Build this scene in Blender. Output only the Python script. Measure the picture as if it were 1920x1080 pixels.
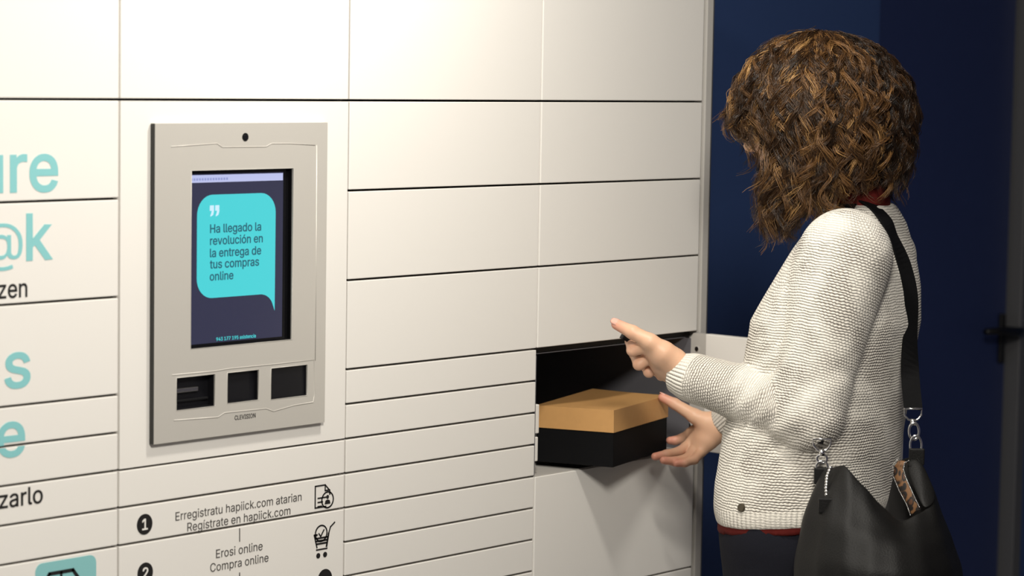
import bpy, bmesh, math, random
import numpy as np
from mathutils import Vector, Matrix

for o in list(bpy.data.objects):
    bpy.data.objects.remove(o)
scene = bpy.context.scene
COL = scene.collection
R = math.radians

# ------------------------------------------------------------------ camera
cam_d = bpy.data.cameras.new('camera')
cam_d.sensor_width = 36.0
cam_d.sensor_fit = 'HORIZONTAL'
cam_d.lens = 87.838
cam_d.clip_start = 0.05
cam_d.dof.use_dof = True
cam_d.dof.focus_distance = 4.06
cam_d.dof.aperture_fstop = 5.0
cam = bpy.data.objects.new('camera', cam_d)
COL.objects.link(cam)
cam.matrix_world = Matrix(((0.66246429, 0.05344333, -0.74718464, -2.28424),
                           (-0.74891072, 0.06928438, -0.659039, -2.75935),
                           (0.01654698, 0.99616439, 0.08592271, 1.55),
                           (0, 0, 0, 1)))
scene.camera = cam

# ------------------------------------------------------------------ light
vs = scene.view_settings
vs.view_transform = 'Standard'
vs.look = 'None'
vs.exposure = 0.0
vs.gamma = 1.0
vs.use_curve_mapping = False
world = bpy.data.worlds.new('world')
scene.world = world
world.use_nodes = True
bg = world.node_tree.nodes['Background']
bg.inputs[0].default_value = (0.82, 0.76, 1.0, 1)
bg.inputs[1].default_value = 0.075


def area(name, loc, target, size, power, color=(1, 0.95, 0.86), spread=180):
    d = bpy.data.lights.new(name, 'AREA')
    d.shape = 'DISK'
    d.size = size
    d.energy = power
    d.color = color
    d.spread = R(spread)
    o = bpy.data.objects.new(name, d)
    COL.objects.link(o)
    o.location = loc
    o.rotation_euler = (Vector(target) - Vector(loc)).to_track_quat('-Z', 'Y').to_euler()
    return o


area('downlight_over_lockers', (0.38, -0.56, 2.22), (0.38, -0.42, 0), 0.16, 13.4)
area('ceiling_lamp_front', (-1.0, -2.0, 2.42), (0.45, -0.15, 0.8), 0.45, 57)


# ------------------------------------------------------------------ helpers
def mat(name, color, rough=0.5, metal=0.0, spec=0.5, emit=None, estr=1.0, coat=0.0, noise=0.0, bump=0.0, bscale=200.0):
    m = bpy.data.materials.new(name)
    m.use_nodes = True
    nt = m.node_tree
    b = nt.nodes['Principled BSDF']
    c = tuple(color) + (1,)
    b.inputs['Base Color'].default_value = c
    b.inputs['Roughness'].default_value = rough
    b.inputs['Metallic'].default_value = metal
    b.inputs['Specular IOR Level'].default_value = spec
    b.inputs['Coat Weight'].default_value = coat
    if emit is not None:
        b.inputs['Emission Color'].default_value = tuple(emit) + (1,)
        b.inputs['Emission Strength'].default_value = estr
    if noise or bump:
        tc = nt.nodes.new('ShaderNodeTexCoord')
        n = nt.nodes.new('ShaderNodeTexNoise')
        n.inputs['Scale'].default_value = bscale
        n.inputs['Detail'].default_value = 4
        nt.links.new(tc.outputs['Object'], n.inputs['Vector'])
        if noise:
            mx = nt.nodes.new('ShaderNodeMix')
            mx.data_type = 'RGBA'
            mx.inputs[6].default_value = c
            mx.inputs[7].default_value = tuple(v * (1 - noise) for v in color) + (1,)
            nt.links.new(n.outputs['Fac'], mx.inputs[0])
            nt.links.new(mx.outputs[2], b.inputs['Base Color'])
        if bump:
            bp = nt.nodes.new('ShaderNodeBump')
            bp.inputs['Strength'].default_value = bump
            bp.inputs['Distance'].default_value = 0.002
            nt.links.new(n.outputs['Fac'], bp.inputs['Height'])
            nt.links.new(bp.outputs[0], b.inputs['Normal'])
    return m


M = {
    'locker': mat('white_locker_paint', (0.80, 0.775, 0.735), 0.42, noise=0.03, bump=0.02, bscale=900),
    'dark': mat('dark_gap', (0.012, 0.011, 0.010), 0.8),
    'inner': mat('grey_inner_steel', (0.125, 0.122, 0.135), 0.5),
    'trimgrey': mat('light_grey_trim', (0.48, 0.46, 0.43), 0.4, noise=0.04),
    'trimdark': mat('dark_grey_trim', (0.16, 0.16, 0.165), 0.4, metal=0.3),
    'face': mat('silver_faceplate', (0.60, 0.575, 0.53), 0.38, metal=0.25, noise=0.03, bscale=500),
    'faceedge': mat('dark_plate_edge', (0.02, 0.02, 0.018), 0.5),
    'black': mat('black_plastic', (0.006, 0.006, 0.008), 0.35),
    'steel': mat('steel', (0.72, 0.71, 0.70), 0.25, metal=1.0),
    'chrome': mat('chrome', (0.85, 0.84, 0.83), 0.12, metal=1.0),
    'screen': mat('screen_navy', (0.010, 0.010, 0.016), 0.25, emit=(0.028, 0.029, 0.060), estr=1.0),
    'screenblack': mat('screen_border', (0.004, 0.004, 0.005), 0.25),
    'bar': mat('screen_bar', (0.02, 0.02, 0.02), 0.3, emit=(0.50, 0.54, 0.83), estr=1.0),
    'bardark': mat('screen_bar_text', (0.02, 0.02, 0.02), 0.3, emit=(0.28, 0.32, 0.62), estr=1.0),
    'bubble': mat('screen_bubble', (0.02, 0.02, 0.02), 0.3, emit=(0.055, 0.64, 0.68), estr=1.0),
    'quote': mat('screen_quote', (0.02, 0.02, 0.02), 0.3, emit=(0.62, 0.86, 1.0), estr=1.0),
    'scrtext': mat('screen_text', (0.02, 0.02, 0.02), 0.3, emit=(0.004, 0.10, 0.15), estr=1.0),
    'teal': mat('teal_vinyl', (0.24, 0.52, 0.53), 0.5),
    'tealtxt': mat('pale_teal_vinyl', (0.235, 0.545, 0.56), 0.5),
    'blacktxt': mat('black_vinyl', (0.012, 0.011, 0.011), 0.5),
    'greytxt': mat('charcoal_vinyl', (0.075, 0.07, 0.065), 0.5),
    'whitetxt': mat('white_vinyl', (0.8, 0.78, 0.74), 0.5),
    'kraft': mat('kraft_cardboard', (0.58, 0.315, 0.112), 0.65, noise=0.10, bump=0.05, bscale=90),
    'boxblack': mat('black_cardboard', (0.0035, 0.0035, 0.0042), 0.75, spec=0.15, noise=0.2, bscale=120),
    'bluewall': mat('blue_wall_paint', (0.042, 0.085, 0.235), 0.6, noise=0.05, bscale=40),
    'bluedoor': mat('navy_door_paint', (0.0270, 0.043, 0.135), 0.5, noise=0.05, bscale=40),
    'blackmetal': mat('black_metal', (0.005, 0.005, 0.006), 0.4),
    'floor': mat('grey_floor', (0.30, 0.29, 0.28), 0.5, noise=0.15, bscale=8),
    'ceiling': mat('white_ceiling', (0.78, 0.77, 0.75), 0.8, noise=0.03, bscale=30),
    'sidewall': mat('pale_wall_paint', (0.50, 0.49, 0.48), 0.8, noise=0.04, bscale=30),
    'red': mat('red_jersey', (0.085, 0.007, 0.005), 0.85, spec=0.2, bump=0.2, bscale=700),
    'shoe': mat('dark_shoe', (0.02, 0.018, 0.017), 0.5),
    'strap': mat('black_webbing', (0.0035, 0.0035, 0.004), 0.7, spec=0.15, bump=0.3, bscale=900),
    'leather': mat('black_leather', (0.0045, 0.0042, 0.0040), 0.54, spec=0.26, bump=0.25, bscale=420),
    'lining': mat('black_lining', (0.006, 0.005, 0.005), 0.8),
    'phone': mat('black_glass', (0.008, 0.008, 0.010), 0.15),
    'eyewhite': mat('eye_white', (0.75, 0.72, 0.70), 0.2),
    'iris': mat('brown_iris', (0.05, 0.025, 0.012), 0.2),
    'frame': mat('dark_eyewear', (0.03, 0.018, 0.012), 0.3),
    'lens': None,
    'badge': mat('dark_metal_badge', (0.10, 0.085, 0.06), 0.35, metal=0.6),
}


def leopard():
    m = mat('leopard_lining', (0.36, 0.17, 0.065), 0.6)
    nt = m.node_tree
    b = nt.nodes['Principled BSDF']
    tc = nt.nodes.new('ShaderNodeTexCoord')
    v = nt.nodes.new('ShaderNodeTexVoronoi')
    v.inputs['Scale'].default_value = 70
    r = nt.nodes.new('ShaderNodeValToRGB')
    e = r.color_ramp.elements
    e[0].position = 0.0
    e[0].color = (0.075, 0.030, 0.012, 1)
    e[1].position = 0.62
    e[1].color = (0.16, 0.075, 0.028, 1)
    for p, c in ((0.32, (0.06, 0.022, 0.008, 1)), (0.36, (0.006, 0.004, 0.003, 1)), (0.52, (0.008, 0.005, 0.004, 1))):
        q = e.new(p)
        q.color = c
    nt.links.new(tc.outputs['Object'], v.inputs['Vector'])
    nt.links.new(v.outputs['Distance'], r.inputs['Fac'])
    nt.links.new(r.outputs['Color'], b.inputs['Base Color'])
    return m


def skin_mat():
    m = mat('skin', (0.70, 0.415, 0.285), 0.45, spec=0.4, bump=0.05, bscale=600)
    nt = m.node_tree
    b = nt.nodes['Principled BSDF']
    b.inputs['Subsurface Weight'].default_value = 0.12
    b.inputs['Subsurface Radius'].default_value = (0.6, 0.25, 0.12)
    b.inputs['Subsurface Scale'].default_value = 0.008
    a = nt.nodes.new('ShaderNodeAttribute')
    a.attribute_name = 'blush'
    mx = nt.nodes.new('ShaderNodeMix')
    mx.data_type = 'RGBA'
    mx.inputs[6].default_value = (0.70, 0.43, 0.285, 1)
    mx.inputs[7].default_value = (0.70, 0.30, 0.215, 1)
    nt.links.new(a.outputs['Fac'], mx.inputs[0])
    nt.links.new(mx.outputs[2], b.inputs['Base Color'])
    return m


def knit_mat():
    m = mat('cream_knit', (0.80, 0.76, 0.68), 0.9, spec=0.15)
    nt = m.node_tree
    N, L = nt.nodes, nt.links
    b = N['Principled BSDF']
    b.inputs['Sheen Weight'].default_value = 0.15

    def math_(op, a, c=None):
        n = N.new('ShaderNodeMath')
        n.operation = op
        for i, v in enumerate((a, c)):
            if v is None:
                continue
            if isinstance(v, (int, float)):
                n.inputs[i].default_value = v
            else:
                L.new(v, n.inputs[i])
        return n.outputs[0]

    at = N.new('ShaderNodeAttribute')
    at.attribute_name = 'knit'
    sp = N.new('ShaderNodeSeparateXYZ')
    L.new(at.outputs['Vector'], sp.inputs[0])
    tc = N.new('ShaderNodeTexCoord')
    n1 = N.new('ShaderNodeTexNoise')
    n1.inputs['Scale'].default_value = 60
    n1.inputs['Detail'].default_value = 2
    L.new(tc.outputs['Object'], n1.inputs['Vector'])
    n2 = N.new('ShaderNodeTexNoise')
    n2.inputs['Scale'].default_value = 330
    n2.inputs['Detail'].default_value = 2
    L.new(tc.outputs['Object'], n2.inputs['Vector'])
    n3 = N.new('ShaderNodeTexNoise')
    n3.inputs['Scale'].default_value = 14
    L.new(tc.outputs['Object'], n3.inputs['Vector'])
    row = math_('ADD', math_('DIVIDE', sp.outputs[0], 0.0044), math_('MULTIPLY', n1.outputs['Fac'], 1.2))
    wal = math_('ADD', math_('DIVIDE', sp.outputs[1], 0.0062), math_('MULTIPLY', n1.outputs['Fac'], 1.6))
    fl = math_('FLOOR', row)
    r_ = math_('ABSOLUTE', math_('SINE', math_('MULTIPLY', row, math.pi)))
    w_ = math_('MULTIPLY', math_('ADD', math_('SINE', math_('ADD', math_('MULTIPLY', wal, 2 * math.pi), math_('MULTIPLY', fl, 2.4))), 1), 0.5)
    stitch = math_('ADD', math_('MULTIPLY', r_, 0.75), math_('MULTIPLY', w_, 0.40))
    ribs = math_('ABSOLUTE', math_('SINE', math_('MULTIPLY', math_('DIVIDE', sp.outputs[1], 0.0075), math.pi)))
    mx = N.new('ShaderNodeMix')
    L.new(sp.outputs[2], mx.inputs[0])
    L.new(stitch, mx.inputs[2])
    L.new(math_('ADD', ribs, math_('MULTIPLY', r_, 0.2)), mx.inputs[3])
    h = math_('ADD', mx.outputs[0], math_('MULTIPLY', n2.outputs['Fac'], 0.5))
    bp = N.new('ShaderNodeBump')
    bp.inputs['Strength'].default_value = 0.85
    bp.inputs['Distance'].default_value = 0.0025
    L.new(h, bp.inputs['Height'])
    L.new(bp.outputs[0], b.inputs['Normal'])
    # openwork holes between the stitches, their inner shade painted as dark colour
    gap = math_('MULTIPLY', math_('SUBTRACT', 1.0, math_('MINIMUM', math_('MULTIPLY', stitch, 1.22), 1.0)),
                math_('MULTIPLY', math_('SUBTRACT', 1.0, sp.outputs[2]), math_('MINIMUM', math_('MAXIMUM', math_('MULTIPLY', math_('SUBTRACT', n3.outputs['Fac'], 0.42), 9.0), 0.15), 1.5)))
    cm = N.new('ShaderNodeMix')
    cm.data_type = 'RGBA'
    cm.inputs[6].default_value = (0.80, 0.76, 0.68, 1)
    cm.inputs[7].default_value = (0.16, 0.13, 0.11, 1)
    L.new(math_('MINIMUM', gap, 1.0), cm.inputs[0])
    L.new(cm.outputs[2], b.inputs['Base Color'])
    return m


def denim_mat():
    m = mat('dark_denim', (0.012, 0.0125, 0.020), 0.9, spec=0.2, noise=0.5, bump=0.4, bscale=1400)
    return m


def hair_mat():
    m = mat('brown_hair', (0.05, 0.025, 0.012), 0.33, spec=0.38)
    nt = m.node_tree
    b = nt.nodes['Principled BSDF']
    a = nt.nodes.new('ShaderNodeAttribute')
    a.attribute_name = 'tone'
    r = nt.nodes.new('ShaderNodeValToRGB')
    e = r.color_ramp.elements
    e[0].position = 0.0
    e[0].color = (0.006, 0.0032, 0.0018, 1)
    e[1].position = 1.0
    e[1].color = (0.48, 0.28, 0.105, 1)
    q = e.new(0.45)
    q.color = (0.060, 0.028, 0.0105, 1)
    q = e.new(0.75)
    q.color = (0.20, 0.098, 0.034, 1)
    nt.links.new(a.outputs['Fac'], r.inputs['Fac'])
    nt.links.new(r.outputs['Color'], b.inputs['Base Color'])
    return m


M['leopard'] = leopard()
M['skin'] = skin_mat()
M['knit'] = knit_mat()
M['denim'] = denim_mat()
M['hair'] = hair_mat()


def lens_mat():
    m = mat('clear_lens', (0.9, 0.9, 0.9), 0.02)
    m.node_tree.nodes['Principled BSDF'].inputs['Transmission Weight'].default_value = 1.0
    m.node_tree.nodes['Principled BSDF'].inputs['IOR'].default_value = 1.1
    return m


M['lens'] = lens_mat()


def empty(name, label, cat, loc=(0, 0, 0), group=None):
    o = bpy.data.objects.new(name, None)
    COL.objects.link(o)
    o.empty_display_size = 0.1
    o.location = loc
    o['label'] = label
    o['category'] = cat
    if group:
        o['group'] = group
    return o


def tag(o, label, cat, group=None):
    o['label'] = label
    o['category'] = cat
    if group:
        o['group'] = group
    return o


bpy.context.view_layer.update()


def link(name, me, m, parent=None, label=None):
    """link a mesh given in world coordinates under its parent"""
    o = bpy.data.objects.new(name, me)
    COL.objects.link(o)
    if m is not None:
        me.materials.clear()
        me.materials.append(m)
    if parent is not None:
        o.parent = parent
        root = parent
        off = Vector((0, 0, 0))
        while root is not None:
            off += root.location
            root = root.parent
        o.matrix_parent_inverse = Matrix.Identity(4)
        me.transform(Matrix.Translation(-off))
    if label:
        o['label'] = label
    return o


def bm_link(name, bm, m, parent=None, label=None, smooth=False):
    me = bpy.data.meshes.new(name)
    bmesh.ops.recalc_face_normals(bm, faces=bm.faces)
    bm.to_mesh(me)
    bm.free()
    me.polygons.foreach_set('use_smooth', [bool(smooth)] * len(me.polygons))
    return link(name, me, m, parent, label)


def struct(name, bm, m):
    o = bm_link(name, bm, m)
    o['kind'] = 'structure'
    return o


def add_box(bm, x0, x1, y0, y1, z0, z1, bevel=0.0):
    g = bmesh.ops.create_cube(bm, size=1.0)
    vs_ = g['verts']
    for v in vs_:
        v.co = Vector(((x0 + x1) / 2 + v.co.x * (x1 - x0), (y0 + y1) / 2 + v.co.y * (y1 - y0), (z0 + z1) / 2 + v.co.z * (z1 - z0)))
    if bevel:
        es = set(e for v in vs_ for e in v.link_edges)
        bmesh.ops.bevel(bm, geom=list(es), offset=bevel, segments=2, affect='EDGES', profile=0.5)
    return bm


def box(x0, x1, y0, y1, z0, z1, bevel=0.0):
    return add_box(bmesh.new(), x0, x1, y0, y1, z0, z1, bevel)


def plate(x0, x1, z0, z1, y0, y1, holes, bm=None):
    """flat plate with rectangular holes (hx0,hx1,hz0,hz1), y0 front, y1 back"""
    bm = bm or bmesh.new()
    xs = sorted(set([x0, x1] + [h[0] for h in holes] + [h[1] for h in holes]))
    zs = sorted(set([z0, z1] + [h[2] for h in holes] + [h[3] for h in holes]))
    nx, nz = len(xs), len(zs)

    def solid(i, j):
        if i < 0 or j < 0 or i >= nx - 1 or j >= nz - 1:
            return False
        cx, cz = (xs[i] + xs[i + 1]) / 2, (zs[j] + zs[j + 1]) / 2
        return not any(h[0] < cx < h[1] and h[2] < cz < h[3] for h in holes)
    vf, vb = {}, {}

    def V(d, i, j, y):
        if (i, j) not in d:
            d[(i, j)] = bm.verts.new((xs[i], y, zs[j]))
        return d[(i, j)]
    for i in range(nx - 1):
        for j in range(nz - 1):
            if not solid(i, j):
                continue
            c = [(i, j), (i + 1, j), (i + 1, j + 1), (i, j + 1)]
            bm.faces.new([V(vf, a, b, y0) for a, b in c])
            bm.faces.new([V(vb, a, b, y1) for a, b in reversed(c)])
            for (di, dj), (p, q) in {(0, -1): (0, 1), (1, 0): (1, 2), (0, 1): (2, 3), (-1, 0): (3, 0)}.items():
                if not solid(i + di, j + dj):
                    bm.faces.new([V(vf, *c[q], y0), V(vf, *c[p], y0), V(vb, *c[p], y1), V(vb, *c[q], y1)])
    return bm


def add_tube(bm, pts, r, sides=8, closed=False, cap=True):
    pts = [Vector(p) for p in pts]
    n = len(pts)
    rs = r if isinstance(r, (list, tuple)) else [r] * n
    rings = []
    prev = None
    for i, p in enumerate(pts):
        a = pts[i - 1] if (i > 0 or closed) else pts[0]
        b = pts[(i + 1) % n] if (i < n - 1 or closed) else pts[-1]
        t = (b - a).normalized()
        if prev is None:
            u = t.orthogonal().normalized()
        else:
            u = (prev - t * prev.dot(t))
            u = u.normalized() if u.length > 1e-6 else t.orthogonal().normalized()
        prev = u
        w = t.cross(u)
        rings.append([bm.verts.new(p + (u * math.cos(k * 2 * math.pi / sides) + w * math.sin(k * 2 * math.pi / sides)) * rs[i]) for k in range(sides)])
    m = n if closed else n - 1
    for i in range(m):
        A, B = rings[i], rings[(i + 1) % n]
        for k in range(sides):
            bm.faces.new([A[k], A[(k + 1) % sides], B[(k + 1) % sides], B[k]])
    if cap and not closed:
        bm.faces.new(list(reversed(rings[0])))
        bm.faces.new(rings[-1])
    return bm


def ring_pts(c, ax, ay, rx, ry, n=20):
    c, ax, ay = Vector(c), Vector(ax).normalized(), Vector(ay).normalized()
    return [c + ax * rx * math.cos(2 * math.pi * i / n) + ay * ry * math.sin(2 * math.pi * i / n) for i in range(n)]


def add_disc(bm, c, rx, rz, y, n=32, depth=0.0006):
    f = [bm.verts.new((c[0] + rx * math.cos(2 * math.pi * i / n), y, c[1] + rz * math.sin(2 * math.pi * i / n))) for i in range(n)]
    b = [bm.verts.new((v.co.x, y + depth, v.co.z)) for v in f]
    bm.faces.new(f)
    bm.faces.new(list(reversed(b)))
    for i in range(n):
        bm.faces.new([f[i], f[(i + 1) % n], b[(i + 1) % n], b[i]])
    return bm


def add_poly(bm, pts, y, depth=0.0006):
    """flat outline (x,z) in the locker plane, with thickness"""
    f = [bm.verts.new((p[0], y, p[1])) for p in pts]
    b = [bm.verts.new((p[0], y + depth, p[1])) for p in pts]
    n = len(f)
    bm.faces.new(f)
    bm.faces.new(list(reversed(b)))
    for i in range(n):
        bm.faces.new([f[i], f[(i + 1) % n], b[(i + 1) % n], b[i]])
    return bm


def add_line(bm, pts, w, y, depth=0.0006, closed=False):
    """strokes of width w in the locker plane"""
    pts = [Vector((p[0], p[1])) for p in pts]
    if closed:
        pts = pts + [pts[0]]
    for a, b in zip(pts[:-1], pts[1:]):
        d = (b - a).normalized()
        n = Vector((-d.y, d.x)) * w / 2
        e = d * w * 0.35
        add_poly(bm, [a - e - n, b + e - n, b + e + n, a - e + n], y, depth)
    return bm


def round_rect(x0, x1, z0, z1, r, n=6):
    P = []
    for cx, cz, a0 in ((x1 - r, z1 - r, 0), (x0 + r, z1 - r, 90), (x0 + r, z0 + r, 180), (x1 - r, z0 + r, 270)):
        for k in range(n + 1):
            a = R(a0 + 90 * k / n)
            P.append((cx + r * math.cos(a), cz + r * math.sin(a)))
    return P


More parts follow.
